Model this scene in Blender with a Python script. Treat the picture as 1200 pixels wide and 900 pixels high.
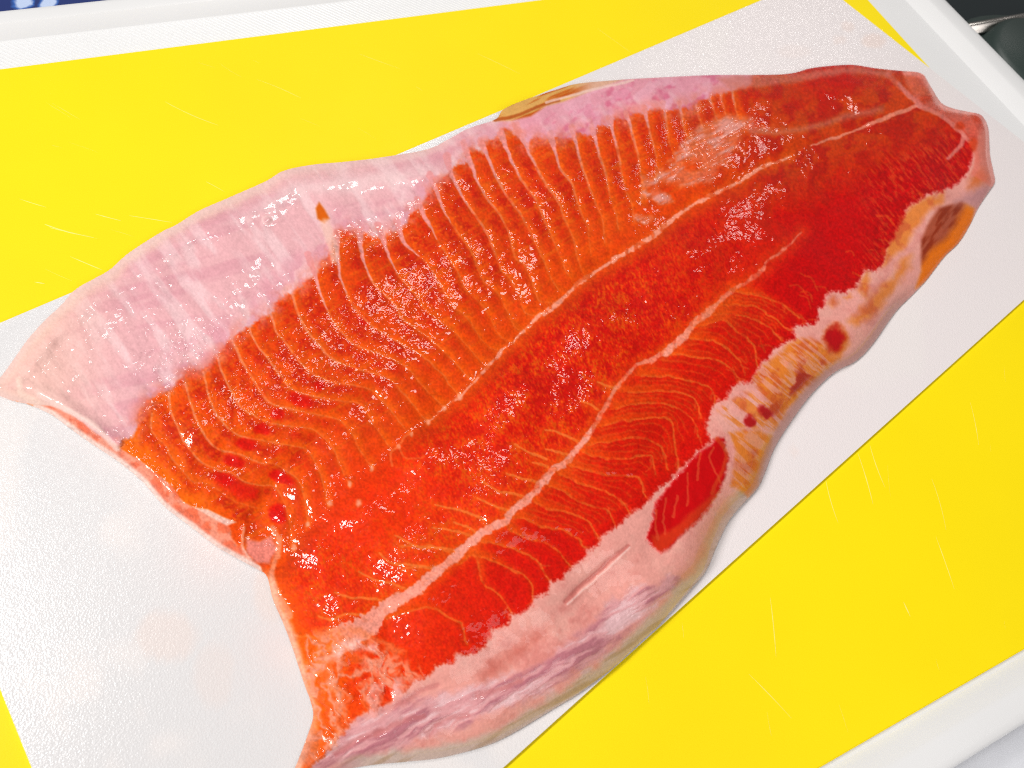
import bpy, bmesh, math, random
import numpy as np
from mathutils import Vector, Matrix

for o in list(bpy.data.objects): bpy.data.objects.remove(o, do_unlink=True)
S = bpy.context.scene
COL = S.collection
random.seed(4)

# ------------------------------------------------------------------ camera
ZT = 0.020                       # top of the white foam sheet
H = 0.22                         # camera height above it
PITCH, ROLL, FPX = 1.11557778, 0.29086752, 700.0
fw = np.array([0, math.cos(PITCH), -math.sin(PITCH)])
up0 = np.array([0, math.sin(PITCH), math.cos(PITCH)])
rt0 = np.array([1.0, 0, 0])
c_, s_ = math.cos(ROLL), math.sin(ROLL)
rt = c_*rt0 + s_*up0
up = -s_*rt0 + c_*up0
cam_d = bpy.data.cameras.new("camera")
cam = bpy.data.objects.new("camera", cam_d); COL.objects.link(cam)
m = Matrix(((rt[0], up[0], -fw[0], 0), (rt[1], up[1], -fw[1], 0), (rt[2], up[2], -fw[2], ZT+H), (0, 0, 0, 1)))
cam.matrix_world = m
cam_d.sensor_width = 36.0; cam_d.lens = FPX/1200*36
cam_d.clip_start = 0.01; cam_d.clip_end = 50
cam_d.dof.use_dof = True; cam_d.dof.focus_distance = 0.245; cam_d.dof.aperture_fstop = 14
S.camera = cam

# ------------------------------------------------------------------ light
W = bpy.data.worlds.new("World"); S.world = W; W.use_nodes = True
W.node_tree.nodes["Background"].inputs[0].default_value = (1.0, 0.97, 0.95, 1)
W.node_tree.nodes["Background"].inputs[1].default_value = 0.12

def area(name, loc, target, sx, sy, watts, color):
    l = bpy.data.lights.new(name, 'AREA'); l.shape = 'RECTANGLE'; l.size = sx; l.size_y = sy
    l.energy = watts; l.color = color
    o = bpy.data.objects.new(name, l); COL.objects.link(o)
    o.location = loc
    o.rotation_euler = (Vector(target)-Vector(loc)).to_track_quat('-Z', 'Y').to_euler()
    return o
area("ceiling_or_fill_lamp", (-0.58, 1.26, 1.75), (0, .15, 0), 0.44, 0.24, 10, (1, 0.965, 0.93))
area("ceiling_or_fill_lamp", (-1.12, 0.52, 1.75), (0, .1, 0), 0.20, 0.16, 2.6, (1, 0.98, 0.96))
area("ceiling_or_fill_lamp", (0.66, 2.75, 1.75), (0, .2, 0), 0.3, 0.16, 2.6, (1, 0.94, 0.91))
area("ceiling_or_fill_lamp", (-2.0, -0.6, 1.75), (0, .1, 0), 0.45, 0.45, 50, (1, 0.97, 0.95))  # fill lamp added at the left, carries most of the diffuse light
area("ceiling_or_fill_lamp", (1.35, -1.35, 1.75), (0, .1, 0), 1.5, 1.5, 27, (1, 0.95, 0.935))  # broad fill lamp added at the front right

S.view_settings.view_transform = 'Standard'; S.view_settings.look = 'None'
S.view_settings.exposure = 0.16; S.view_settings.gamma = 1.0
S.render.engine = 'CYCLES'
S.cycles.pixel_filter_type = 'BLACKMAN_HARRIS'; S.cycles.filter_width = 1.1
S.cycles.use_denoising = False; S.cycles.use_adaptive_sampling = False; S.cycles.max_bounces = 6

# ------------------------------------------------------------------ helpers
def unproj(px, py, h=0.0):
    """point of the place seen at photo pixel (px,py), h metres above the foam sheet"""
    px = np.asarray(px, float); py = np.asarray(py, float)
    d = fw + rt*((px-600)/FPX)[..., None] - up*((py-450)/FPX)[..., None]
    t = (np.asarray(h)-H)/d[..., 2]
    P = d*t[..., None]; P[..., 2] += ZT+H
    return P

def srgb(r, g=None, b=None):
    a = np.array([r, g, b], float)/255 if g is not None else np.asarray(r, float)/255
    a = np.clip(a, 0, 1)
    return np.where(a <= .04045, a/12.92, ((a+.055)/1.055)**2.4)

def new_mat(name):
    M = bpy.data.materials.new(name); M.use_nodes = True
    nt = M.node_tree; return M, nt, nt.nodes["Principled BSDF"], nt.nodes, nt.links

def noise_node(nt, scale, detail=3, rough=.55, vec=None):
    n = nt.nodes.new("ShaderNodeTexNoise"); n.inputs["Scale"].default_value = scale
    n.inputs["Detail"].default_value = detail; n.inputs["Roughness"].default_value = rough
    if vec is not None: nt.links.new(vec, n.inputs["Vector"])
    return n

def obj(name, me, mat=None, parent=None):
    o = bpy.data.objects.new(name, me); COL.objects.link(o)
    if mat and not me.materials: me.materials.append(mat)
    if parent: o.parent = parent
    return o
def tag(o, label, cat, group=None):
    o['label'] = label; o['category'] = cat
    if group: o['group'] = group
    return o
def thing(name, label, cat, loc=(0, 0, 0)):
    o = bpy.data.objects.new(name, None); COL.objects.link(o); o.location = loc
    o.empty_display_size = .02
    return tag(o, label, cat)
def mesh_from(name, verts, faces, smooth=False):
    me = bpy.data.meshes.new(name); me.from_pydata([tuple(v) for v in verts], [], faces)
    me.update()
    if smooth: me.polygons.foreach_set('use_smooth', [True]*len(me.polygons))
    return me
def bm_mesh(name, bm, smooth=False):
    me = bpy.data.meshes.new(name); bm.normal_update(); bm.to_mesh(me); bm.free()
    if smooth: me.polygons.foreach_set('use_smooth', [True]*len(me.polygons))
    return me

# ------------------------------------------------------------------ the fillet: outline, anatomy and thickness
# All curves below are in photo pixels; unproj() turns them into points of the place at their own height.
GS = 1.02
GX = np.arange(-24, 1176, GS); GY = np.arange(66, 916, GS)
X0, Y0 = np.meshgrid(GX, GY); NY, NX = X0.shape
RNG = np.random.default_rng(11)

def vnoise(x, y, seed):
    r = np.random.default_rng(seed); L = r.random((256, 256))
    xi = np.floor(x).astype(int); yi = np.floor(y).astype(int)
    fx = x-xi; fy = y-yi; fx = fx*fx*(3-2*fx); fy = fy*fy*(3-2*fy)
    a = L[yi & 255, xi & 255]; b = L[yi & 255, (xi+1) & 255]
    c = L[(yi+1) & 255, xi & 255]; d = L[(yi+1) & 255, (xi+1) & 255]
    return (a*(1-fx)+b*fx)*(1-fy)+(c*(1-fx)+d*fx)*fy
def fbm(x, y, seed, oc=4):
    s = 0; a = 1; t = 0
    for k in range(oc):
        s = s+a*vnoise(x*2**k+k*17.3, y*2**k+k*9.1, seed+k); t += a; a *= .55
    return s/t

def densify(P, closed=False, step=4.0):
    """Catmull-Rom through the points"""
    P = np.array(P, float)
    if len(P) < 3 and not closed:
        n = max(2, int(np.hypot(*(P[-1, :2]-P[0, :2]))/step)+1)
        t = np.linspace(0, 1, n)[:, None]; return P[0]*(1-t)+P[-1]*t
    n = len(P); out = []
    rng_ = range(n) if closed else range(n-1)
    for i in rng_:
        p1 = P[i]; p2 = P[(i+1) % n]
        p0 = P[i-1] if (closed or i > 0) else 2*p1-p2
        p3 = P[(i+2) % n] if (closed or i+2 < n) else 2*p2-p1
        k = max(1, int(np.hypot(*(p2-p1)[:2])/step))
        for j in range(k):
            t = j/k
            out.append(.5*((2*p1)+(-p0+p2)*t+(2*p0-5*p1+4*p2-p3)*t*t+(-p0+3*p1-3*p2+p3)*t**3))
    if not closed: out.append(P[-1])
    return np.array(out)

def win(P, pad):
    x0, y0 = P[:, :2].min(0)-pad; x1, y1 = P[:, :2].max(0)+pad
    i0 = max(0, int((y0-GY[0])/GS)); i1 = min(NY, int((y1-GY[0])/GS)+2)
    j0 = max(0, int((x0-GX[0])/GS)); j1 = min(NX, int((x1-GX[0])/GS)+2)
    return slice(i0, max(i0, i1)), slice(j0, max(j0, j1))
def dist_line(P, pad, X, Y):
    """window, distance, interpolated third column, running parameter 0..1, side"""
    P = np.asarray(P, float)
    w = win(P, pad); x = X[w]; y = Y[w]
    best = np.full(x.shape, 1e9); val = np.zeros(x.shape); par = np.zeros(x.shape); sd = np.zeros(x.shape)
    n = len(P)-1
    for i in range(n):
        a = P[i]; b = P[i+1]; d = b[:2]-a[:2]; L = d@d+1e-9
        ws = win(P[i:i+2], pad+5)
        s = (slice(max(0, ws[0].start-w[0].start), max(0, ws[0].stop-w[0].start)), slice(max(0, ws[1].start-w[1].start), max(0, ws[1].stop-w[1].start)))
        xs = x[s]; ys = y[s]
        if xs.size == 0: continue
        rx = xs-a[0]; ry = ys-a[1]
        t = np.clip((rx*d[0]+ry*d[1])/L, 0, 1)
        ex = rx-t*d[0]; ey = ry-t*d[1]; q = np.sqrt(ex*ex+ey*ey)
        u = q < best[s]; best[s][u] = q[u]
        if P.shape[1] > 2: val[s][u] = (a[2]+(b[2]-a[2])*t)[u]
        par[s][u] = ((i+t)/n)[u]; sd[s][u] = np.sign(d[0]*ey-d[1]*ex)[u]
    return w, best, val, par, sd
def inside(P, X, Y, pad=6):
    P = np.asarray(P, float); w = win(P, pad); x = X[w]; y = Y[w]
    r = np.zeros(x.shape, bool); n = len(P); g0 = GY[w[0]][0] if x.size else 0
    for i in range(n):
        x1, y1 = P[i, :2]; x2, y2 = P[(i+1) % n, :2]
        if y1 == y2: continue
        i0 = max(0, int((min(y1, y2)-8-g0)/GS)); i1 = max(0, int((max(y1, y2)+8-g0)/GS)+2)
        xs = x[i0:i1]; ys = y[i0:i1]
        r[i0:i1] ^= ((y1 > ys) != (y2 > ys)) & (xs < (x2-x1)*(ys-y1)/(y2-y1)+x1)
    return w, r
def sstep(a, b, x):
    t = np.clip((x-a)/(b-a), 0, 1); return t*t*(3-2*t)
def soft_poly(P, X, Y, soft, pad=None):
    """0..1 full-raster mask with a soft edge (px); + the signed distance (inside +) in the window"""
    P = np.asarray(P, float); pad = pad or soft+4
    Q = np.vstack([P, P[:1]])
    w, q, _, _, _ = dist_line(Q, pad, X, Y)
    w2, ins = inside(P, X, Y, pad)
    sd = np.where(ins, q, -q)
    M = np.zeros((NY, NX)); M[w] = sstep(-soft, soft, sd)
    return M

OUT = [(-14,455),(2,440),(18,418),(33,397),(52,376),(72,357),(90,338),(127,317),(150,297),(187,273),(207,263),(233,247),(267,232),(310,213),
 (333,200),(367,193),(400,190),(443,185),(500,175),(527,162),(550,150),(580,140),(590,128),(612,118),(633,111),(655,104),(677,98),(720,94),(750,92),(833,88),(917,87),
 (950,80),(975,77),(1000,76),(1027,80),(1055,83),(1080,86),(1090,100),(1103,120),(1117,127),(1135,131),(1150,135),(1158,150),(1160,180),(1164,200),(1166,213),
 (1160,223),(1147,243),(1136,265),(1124,284),(1106,302),(1086,328),(1070,345),(1050,365),(1023,403),(1003,423),(977,437),(950,463),(923,500),
 (907,527),(897,553),(888,572),(875,586),(864,598),(853,613),(840,640),(828,668),(810,690),(790,713),(770,735),(750,753),(725,777),(700,797),(675,815),(650,830),(600,860),
 (567,875),(517,888),(473,893),(433,897),(373,908),(338,916),(347,897),(360,863),(367,840),(364,822),(357,803),(343,760),(333,733),(320,703),
 (313,676),(303,668),(290,661),(270,650),(253,640),(227,620),(200,600),(187,588),(167,565),(140,542),(110,522),(83,503),(60,486),(33,474),(10,468)]

LINE1 = [(502,494,1.2),(524,474,2.0),(538,465,3.0),(554,450,2.0),(560,443,3.2),(568,434,5.5),(580,422,3),(586,415,6),(589,409,3),(600,402,1.8),(608,393,3),(615,387,5.5),(630,372,4.5),(646,361,7),(660,349,5.5),(672,339,5),(682,328,8),(696,320,4.5),(710,311,4.5),
 (718,304,8.5),(730,298,7),(746,288,7.5),(760,280,7),(772,271,8.5),(782,261,7),(798,250,5.5),(814,239,5),(834,228,6),(850,221,5.5),(870,211,5.5),(892,196,4),(912,189,3),(927,183,2)]
LINE1B = [(950,171,1),(963,167,2),(987,158,4),(1003,152,2),(1017,147,3.5),(1040,137,5.5),(1067,127,4.5),(1077,123,5)]
TAILY = [[(1053,98,2.5),(1064,111,4),(1077,123,5)],[(1077,123,5),(1092,130,4.5),(1110,140,4.5),(1124,152,4.5),(1130,160,4),(1124,173,3.5),(1110,186,2)],[(1130,158,4),(1142,172,5),(1146,190,5),(1140,205,5)]]
LINE2 = [(366,790,8),(374,768,14),(388,752,24),(410,742,32),(432,731,30),(450,714,20),(470,701,15),(490,689,14),(512,670,12),(534,652,11),(556,632,10),(574,618,11),(592,611,10),(601,597,8),(618,586,10),(632,570,9),
 (646,554,9),(662,542,8),(676,526,8),(686,514,7),(698,496,5.5),(710,474,5),(720,459,4),(740,433,4.5),(760,423,6),(783,410,8),(800,395,9),(816,378,6.5),(831,365,7),(841,355,5),(856,342,7),(872,331,3),(887,322,6),(900,306,2.5),(920,291,2.2),(938,273,1)]

# belly side: lines between the muscle flakes (from the pale belly wall to the centre line)
C = [
 [(178,485),(178,504),(186,514),(196,524),(200,534),(220,558),(228,565),(244,567),(272,586),(288,592),(308,596)],
 [(198,460),(200,480),(208,500),(216,518),(228,534),(240,544),(256,551),(270,554),(288,565),(304,569),(322,571),(336,596),(340,620),(344,642)],
 [(217,450),(224,474),(232,496),(240,510),(252,524),(264,529),(282,533),(302,541),(324,545),(342,556),(352,568),(356,584),(360,606),(360,622)],
 [(238,436),(244,460),(250,478),(260,494),(274,507),(290,513),(306,516),(330,521),(358,526),(368,540),(374,552),(378,564),(382,582),(385,596)],
 [(254,416),(262,440),(272,460),(280,474),(292,484),(312,494),(330,498),(364,503),(382,516),(392,528),(398,544),(404,558),(410,568)],
 [(270,394),(284,424),(296,444),(308,462),(320,474),(352,482),(380,488),(398,493),(412,508),(420,524),(428,536),(437,549)],
 [(290,378),(298,399),(312,418),(330,442),(342,456),(366,464),(400,470),(422,474),(436,494),(448,512),(459,527)],
 [(316,362),(324,388),(336,404),(348,420),(362,434),(384,446),(424,453),(436,459),(448,470),(460,484),(470,496),(480,509)],
 [(341,338),(348,364),(360,388),(374,404),(386,418),(400,426),(436,437),(456,444),(480,470),(492,484),(502,495)],
 [(362,302),(369,322),(374,340),(382,360),(392,378),(416,404),(448,416),(474,429),(490,446),(504,462),(521,478)],
 [(394,278),(398,322),(406,342),(414,358),(436,382),(464,399),(493,416),(518,438),(526,450),(539,465)],
 [(421,272),(424,298),(430,316),(438,332),(464,358),(472,374),(500,394),(534,426),(544,438),(556,446)],
 [(444,268),(458,306),(472,330),(488,347),(500,364),(530,387),(546,404),(560,420),(569,429)],
 [(466,262),(474,286),(488,296),(504,314),(522,344),(530,358),(546,372),(560,392),(570,404),(585,412)],
 [(490,236),(497,252),(512,280),(526,302),(538,322),(546,340),(560,352),(572,368),(582,388),(592,398),(600,401)],
 [(505,208),(520,246),(536,272),(552,296),(566,328),(574,335),(586,348),(594,364),(604,384),(614,388)],
 [(524,186),(530,206),(544,234),(560,256),(572,276),(584,306),(588,318),(598,328),(608,346),(616,366),(630,370)],
 [(545,172),(560,214),(572,234),(584,250),(596,272),(603,302),(614,310),(622,328),(632,352),(646,355)],
 [(564,168),(580,204),(592,226),(608,248),(620,270),(634,298),(638,308),(646,326),(654,340)],
 [(588,160),(604,198),(616,218),(628,234),(638,258),(646,276),(656,299),(666,322)],
 [(606,150),(626,190),(640,216),(654,236),(662,258),(672,280),(677,302),(682,318)],
 [(646,160),(656,196),(670,216),(678,242),(688,264),(690,278),(693,300)],
 [(671,152),(680,188),(690,218),(698,238),(706,257),(709,284)],
 [(695,152),(702,180),(710,204),(714,228),(722,250),(725,268)],
 [(715,142),(724,176),(728,200),(734,224),(740,240),(743,262)],
 [(735,136),(744,168),(750,196),(752,216),(751,236)],
 [(756,130),(764,164),(769,184),(768,206)],
 [(778,124),(782,150),(786,172)],
 [(796,124),(802,152),(808,166)],
 [(815,120),(820,140),(824,152)],
 [(832,114),(838,134),(842,142)],
 [(844,110),(850,132),(854,140)],
 [(858,108),(864,134),(868,142)],
]
# back side: lines right of the thick fat line
D = [
 [(454,724),(480,716),(504,712),(530,726),(542,735),(546,754)],
 [(540,659),(556,651),(566,682),(580,694),(590,704),(601,722)],
 [(556,650),(580,658),(600,668),(616,676),(623,686),(624,702)],
 [(564,634),(584,638),(604,644),(628,656),(638,670),(646,682)],
 [(596,620),(616,630),(636,635),(652,644),(662,656),(668,664)],
 [(602,607),(616,608),(632,616),(656,620),(676,630),(687,642)],
 [(628,589),(640,596),(664,600),(684,608),(692,614),(703,632)],
 [(644,570),(660,576),(680,588),(698,594),(714,600),(722,618)],
 [(656,556),(680,566),(704,574),(720,582),(732,592),(740,604)],
 [(666,545),(686,550),(708,556),(732,558),(750,562),(756,582)],
 [(684,530),(704,536),(728,538),(752,534),(764,536),(768,556)],
 [(690,520),(708,518),(730,514),(756,514),(776,526),(783,550)],
 [(706,500),(724,494),(748,491),(776,489),(788,498),(791,524),(795,548)],
 [(722,478),(748,473),(780,474),(798,480),(816,498),(818,512)],
 [(736,460),(770,458),(796,460),(814,468),(822,490)],
 [(752,440),(760,440),(792,442),(820,450),(834,458),(838,478)],
 [(778,414),(800,416),(820,419),(844,424),(862,438),(868,450)],
 [(808,397),(834,400),(852,408),(868,424),(874,440)],
 [(820,383),(846,374),(866,390),(884,406),(888,430)],
 [(834,368),(856,368),(876,372),(900,382),(916,400)],
 [(842,358),(870,358),(890,362),(926,386)],
 [(860,342),(884,346),(912,354),(936,372)],
]
# back side: shorter lines left of the thick fat line
E = [
 [(624,542),(634,544),(642,548)],[(594,554),(612,561),(630,565)],[(564,563),(584,575),(612,581)],[(560,584),(578,592),(596,598)],
 [(510,592),(540,598),(568,609)],[(506,618),(532,622),(554,629)],[(470,640),(504,640),(530,648)],[(470,668),(490,664),(512,665)],
 [(444,648),(460,660),(488,663),(512,667)],[(464,628),(490,640),(520,642),(536,647)],[(420,670),(436,678),(460,684),(480,691)],
 [(392,694),(410,700),(440,702),(456,706)],[(374,722),(390,726),(404,720),(428,720)],[(334,742),(356,746),(384,748)],
]
OVALP = [(758,632),(764,610),(770,588),(780,577),(792,560),(808,542),(822,530),(834,520),(840,512),(847,514),(849,526),(853,540),(849,560),(844,576),(834,592),(820,608),(804,622),(790,638),(776,648),(764,641)]
OVALL = [[(780,584),(778,606),(779,626)],[(794,580),(792,592),(789,606)],[(806,554),(806,572),(805,592)],[(822,532),(818,546),(817,562)],[(769,598),(768,614),(771,632)],[(836,524),(832,536),(838,552),(845,566)]]

MEMB = [(137,527),(146,515),(156,508),(163,494),(166,482),(174,470),(182,464),(190,459),(200,456),(211,446),(220,436),(236,434),(248,426),(260,412),(270,400),(284,388),(300,376),(320,366),(326,352),(348,340),(358,330),(368,322),(378,309),(387,297),(392,283),
 (402,272),(420,273),(447,277),(470,267),(483,250),(494,240),(504,226),(512,216),(524,207),(536,191),(546,190),(549,176),(558,175),(566,178),(568,168),(580,164),(586,154),(596,152),(604,157),(612,163),(620,172),(624,163),(646,164),(650,161),(668,164),
 (676,156),(694,157),(700,147),(712,147),(720,140),(734,140),(740,134),(754,133),(760,129),(775,128),(782,128),(792,128),(800,125),(812,128),(820,117),(830,117),(836,113),(850,109),(862,106)]
DORS = [(366,898),(380,884),(392,872),(400,862),(410,848),(424,836),(436,832),(450,828),(458,820),(461,806),(464,800),(470,810),(478,806),(486,798),(502,792),(507,785),(512,780),(530,776),(534,771),(538,767),(550,768),(562,760),(568,756),(574,744),(574,738),(584,738),(596,730),(600,720),(608,720),(622,712),(626,700),(642,694),(645,681),
 (658,679),(666,666),(678,662),(686,652),(688,644),(698,640),(706,628),(720,618),(734,608),(752,594),(760,585),(768,576),(784,562),(804,541),(820,528),(832,516),(828,508),(828,498),(830,488),(836,477),(840,472),(850,468),(854,456),(866,448),(876,448),(886,438),(890,430),(900,420),(904,412),(916,404),(930,398),(931,388),(931,382),(944,382),
 (956,378),(958,368),(958,360),(966,358),(968,346),(980,340),(992,341),(1002,334),(1008,325),(1018,316),(1030,316),(1038,296),(1046,281),(1050,271),(1058,254),(1064,240),(1080,232),(1090,226),(1106,224),(1120,216),(1130,204),(1137,190),(1140,176)]
CUT = [(62,476),(84,487),(110,506),(138,524),(152,532),(171,544),(184,555),(198,566),(207,576),(214,587),(230,596),(248,606),(266,615),(276,628),(284,640),(292,652),(306,664)]

def compute_fillet():
    R = {}
    outline = densify(OUT, True, 3.0)
    X, Y = X0, Y0
    # signed distance to the outline
    Q = np.vstack([outline, outline[:1]])
    coarse = Q
    sd = np.full((NY, NX), 1e9); near = np.zeros((NY, NX), int)
    for i in range(0, len(coarse)-1):
        a = coarse[i]; b = coarse[i+1]; d = b-a; L = d@d+1e-9
        pad = 95
        j0 = max(0, int((min(a[0], b[0])-pad-GX[0])/GS)); j1 = min(NX, int((max(a[0], b[0])+pad-GX[0])/GS)+1)
        i0 = max(0, int((min(a[1], b[1])-pad-GY[0])/GS)); i1 = min(NY, int((max(a[1], b[1])+pad-GY[0])/GS)+1)
        x = X[i0:i1, j0:j1]; y = Y[i0:i1, j0:j1]
        t = np.clip(((x-a[0])*d[0]+(y-a[1])*d[1])/L, 0, 1)
        q = np.hypot(x-a[0]-t*d[0], y-a[1]-t*d[1])
        s = sd[i0:i1, j0:j1]; u = q < s; s[u] = q[u]; near[i0:i1, j0:j1][u] = i
    w, ins_ = inside(outline, X, Y, 20)
    ins = np.zeros((NY, NX), bool); ins[w] = ins_
    sd = np.minimum(sd, 95); sd = np.where(ins, sd, -sd)
    # gentle warps so that no drawn edge is a clean spline
    wx = (fbm(X/9, Y/9, 3, 3)-.5)*5; wy = (fbm(X/9, Y/9, 8, 3)-.5)*5
    XW = X+wx; YW = Y+wy
    f1 = fbm(X/3.2, Y/3.2, 21, 3); f2 = fbm(X/14, Y/14, 31, 4); f3 = fbm(X/60, Y/60, 41, 4); f0 = vnoise(X/1.7, Y/1.7, 51)
    U = .826*(X-386)-.564*(Y-592)
    V = -.564*(X-386)-.826*(Y-592)

    # ---------------- regions
    l1 = densify([p[:2] for p in LINE1]+[p[:2] for p in LINE1B])
    nodes = [(300,700),(330,668),(344,643),(360,620),(386,594),(410,568),(437,549),(460,527),(480,509)]
    l1ext = np.vstack([np.array(nodes, float), l1, [(1100,112),(1200,60)]])
    def side(Pl, XX, YY):
        """True above/left of a polyline that runs left to right in U"""
        pu = .826*(Pl[:, 0]-386)-.564*(Pl[:, 1]-592); pv = -.564*(Pl[:, 0]-386)-.826*(Pl[:, 1]-592)
        o = np.argsort(pu); uu = .826*(XX-386)-.564*(YY-592); vv = -.564*(XX-386)-.826*(YY-592)
        return vv-np.interp(uu, pu[o], pv[o])
    d1 = side(l1ext, X, Y)                 # >0 on the belly side of the centre line
    l2 = densify([p[:2] for p in LINE2]); l2e = np.vstack([[(330,830)], l2, [(1100,130)]])
    d2 = side(l2e, X, Y)
    # belly wall (pale): region between MEMB and the outline on the far side
    mb = densify(MEMB, False, 2.0)
    poly_m = np.vstack([mb, [(880,100),(884,80),(884,60),(400,60),(-60,300),(-60,460),(33,474),(60,480),(84,491),(112,512)]])
    mem = soft_poly(poly_m, X+wx*.8+(f1-.5)*5+(f2-.5)*7, Y+wy*.8+(f0-.5)*3+(f2-.5)*7, 3.0, 40)
    w, q, _, _, _ = dist_line(mb, 40, X, Y); md = np.full((NY, NX), 40.); md[w] = np.minimum(q, 40)
    # red stripes reach into the wall, pale stripes reach out
    db = densify(DORS, False, 2.0)
    poly_d = np.vstack([db, [(1150,150),(1200,150),(1200,960),(330,960)]])
    zig = (vnoise(U/4.0, V/30, 61)-.5)*6
    dors = soft_poly(poly_d, XW+zig*.3+(f1-.5)*6, YW+zig*.6+(f0-.5)*4, 3.2, 20)
    oval = soft_poly(OVALP, XW+(f1-.5)*5, YW, 3.2)
    ct = densify(CUT, False, 2.0)
    poly_c = np.vstack([ct, [(312,690),(250,690),(100,600),(20,500),(40,474)]])
    cut = soft_poly(poly_c, X+wx*.4, Y+wy*.4, 1.4)
    tailp = soft_poly([(1056,80),(1062,100),(1077,121),(1096,130),(1112,139),(1128,152),(1138,166),(1142,186),(1138,204),(1180,230),(1180,70)], X, Y, 3)

    # ---------------- flake index
    def count(lines, coord, cross):
        idx = np.zeros((NY, NX), int)
        for Ln in lines:
            P = densify(Ln, False, 5.0)
            pc = coord(P[:, 0], P[:, 1]); pk = cross(P[:, 0], P[:, 1])
            o = np.argsort(pc); idx += (cross(X, Y) > np.interp(coord(X, Y), pc[o], pk[o]))
        return idx
    fu = lambda x, y: .826*(x-386)-.564*(y-592)
    fv = lambda x, y: -.564*(x-386)-.826*(y-592)
    nb = count(C, fv, fu)
    nd = count(D, lambda x, y: -fv(x, y), fu)
    R['nb'] = nb; R['nd'] = nd; R['d1'] = d1; R['d2'] = d2

    # ---------------- albedo (as display values, turned to linear at the end)
    def lerp(A, c, mk):
        c = np.asarray(c, float)
        if c.ndim == 1: c = c[None, None, :]
        return A+(c-A)*mk[..., None]
    A = np.zeros((NY, NX, 3))
    # belly flakes
    bel = np.array([224, 66, 2.])[None, None]+np.zeros((NY, NX, 3))
    ll = sstep(520, 180, X+.0*Y)*sstep(330, 480, Y)              # cut end more orange: brighter light on the left painted in
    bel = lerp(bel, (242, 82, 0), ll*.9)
    bel = lerp(bel, (255, 116, 2), sstep(40, -10, U+165+.12*V)*sstep(440, 500, Y)*(d1 > 10))
    # grain: dark red, granular on the upper half of each flake, smooth near the centre line
    vv = np.clip(V/230, 0, 1)
    gran = sstep(50, 95, d1+(f2-.5)*60)
    bel = lerp(bel, (194, 22, 0), gran*sstep(.44, .62, f2*.72+f1*.28)*.75)
    bel = lerp(bel, (238, 112, 14), gran*sstep(.56, .70, f1*.45+f3*.2+f2*.35)*.55)
    bel = lerp(bel, (206, 52, 2), (1-gran)*sstep(.4, .7, f2)*.6)
    # fibres across each flake
    fib = vnoise(U/26+V/40, V/2.4+U/30, 71)
    bel = lerp(bel, (236, 128, 30), sstep(.62, .95, fib)*.35*sstep(0, 60, d1))
    # back side (loin): mottled deep red with orange flecks
    loin = np.array([214, 34, 2.])[None, None]+np.zeros((NY, NX, 3))
    warm = sstep(720, 400, X-.35*(Y-500))
    loin = lerp(loin, (236, 54, 0), warm*.9)
    fs_ = .72*fbm((X*.35+Y*.94)/3.6, (X*.94-Y*.35)/1.7, 191, 2)+.28*fbm((X*.35+Y*.94)/16, (X*.94-Y*.35)/7, 195, 2)
    fleck = sstep(.50, .68, .66*fs_+.34*f2)
    loin = lerp(loin, (228, 92, 10), fleck*.72*sstep(-10, 20, d2)*sstep(900, 700, X-.3*(Y-300)))
    loin = lerp(loin, (186, 2, 4), sstep(.50, .38, .6*fs_+.4*f2)*.55*(1-.6*warm))
    loin = lerp(loin, (204, 58, 4), sstep(26, 4, -d1)*.8)
    # tail third: brownish orange above the line, deep red to the back
    tb = sstep(760, 960, X)*sstep(-70, 10, d1-18+(f2-.5)*50)
    back = lerp(loin, (208, 14, 8), sstep(10, -25, d2+(f2-.5)*12)*.75*sstep(440, 640, X))
    back = lerp(back, (194, 4, 12), sstep(840, 950, X)*sstep(-30, -75, d1+(f2-.5)*40)*.7)
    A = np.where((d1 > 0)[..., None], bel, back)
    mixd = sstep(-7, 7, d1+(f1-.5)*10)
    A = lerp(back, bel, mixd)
    brown = lerp(np.zeros((NY, NX, 3))+np.array([198, 58, 4.]), (182, 26, 4), sstep(.40, .66, f2))
    A = lerp(A, brown, np.clip(sstep(800, 930, X)*sstep(-88, -12, d1+(f2-.5)*60), 0, 1)*.9)
    A = lerp(A, (196, 20, 6), sstep(900, 980, X)*sstep(30, 70, d1+(f2-.5)*40)*.9)
    w, q, _, _, _ = dist_line(ct, 90, X, Y); dc = np.full((NY, NX), 90.); dc[w] = np.minimum(q, 90)
    A = lerp(A, (254, 108, 0), np.exp(-((dc+(f2-.5)*16)/34)**2)*sstep(285, 215, X)*.9)
    # lower left: fold, redder lower flakes
    A = lerp(A, (238, 52, 2), sstep(60, 0, np.hypot((X-430)/1.3, Y-590)-30)*.6)
    A = lerp(A, (226, 14, 2), soft_poly([(245,556),(262,552),(290,566),(304,572),(300,592),(280,590),(262,580)], XW, YW, 6)*.7)
    for cx, cy, rx, ry, an in ((352,469,15,9,.35),(326,486,9,7,.2),(308,503,10,7,.1),(274,541,13,7,.3),(288,520,13,8,.2),(374,453,5,7,0),(326,602,11,12,.3),(426,376,7,6,.5),(262,560,12,6,.5),(250,520,0.1,0.1,0),(330,560,16,7,.3)):
        a_ = math.cos(an)*(XW-cx)+math.sin(an)*(YW-cy); b_ = -math.sin(an)*(XW-cx)+math.cos(an)*(YW-cy)
        A = lerp(A, (222, 8, 2), sstep(1.25, .7, np.hypot(a_/rx, b_/ry))*.85)
    A = lerp(A, (250, 92, 2), sstep(48, 6, sd)*sstep(400, 340, X)*sstep(660, 700, Y)*.9)

    hgt = np.zeros((NY, NX))               # relief in mm
    line_m = np.zeros((NY, NX))            # pale connective tissue mask
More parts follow.
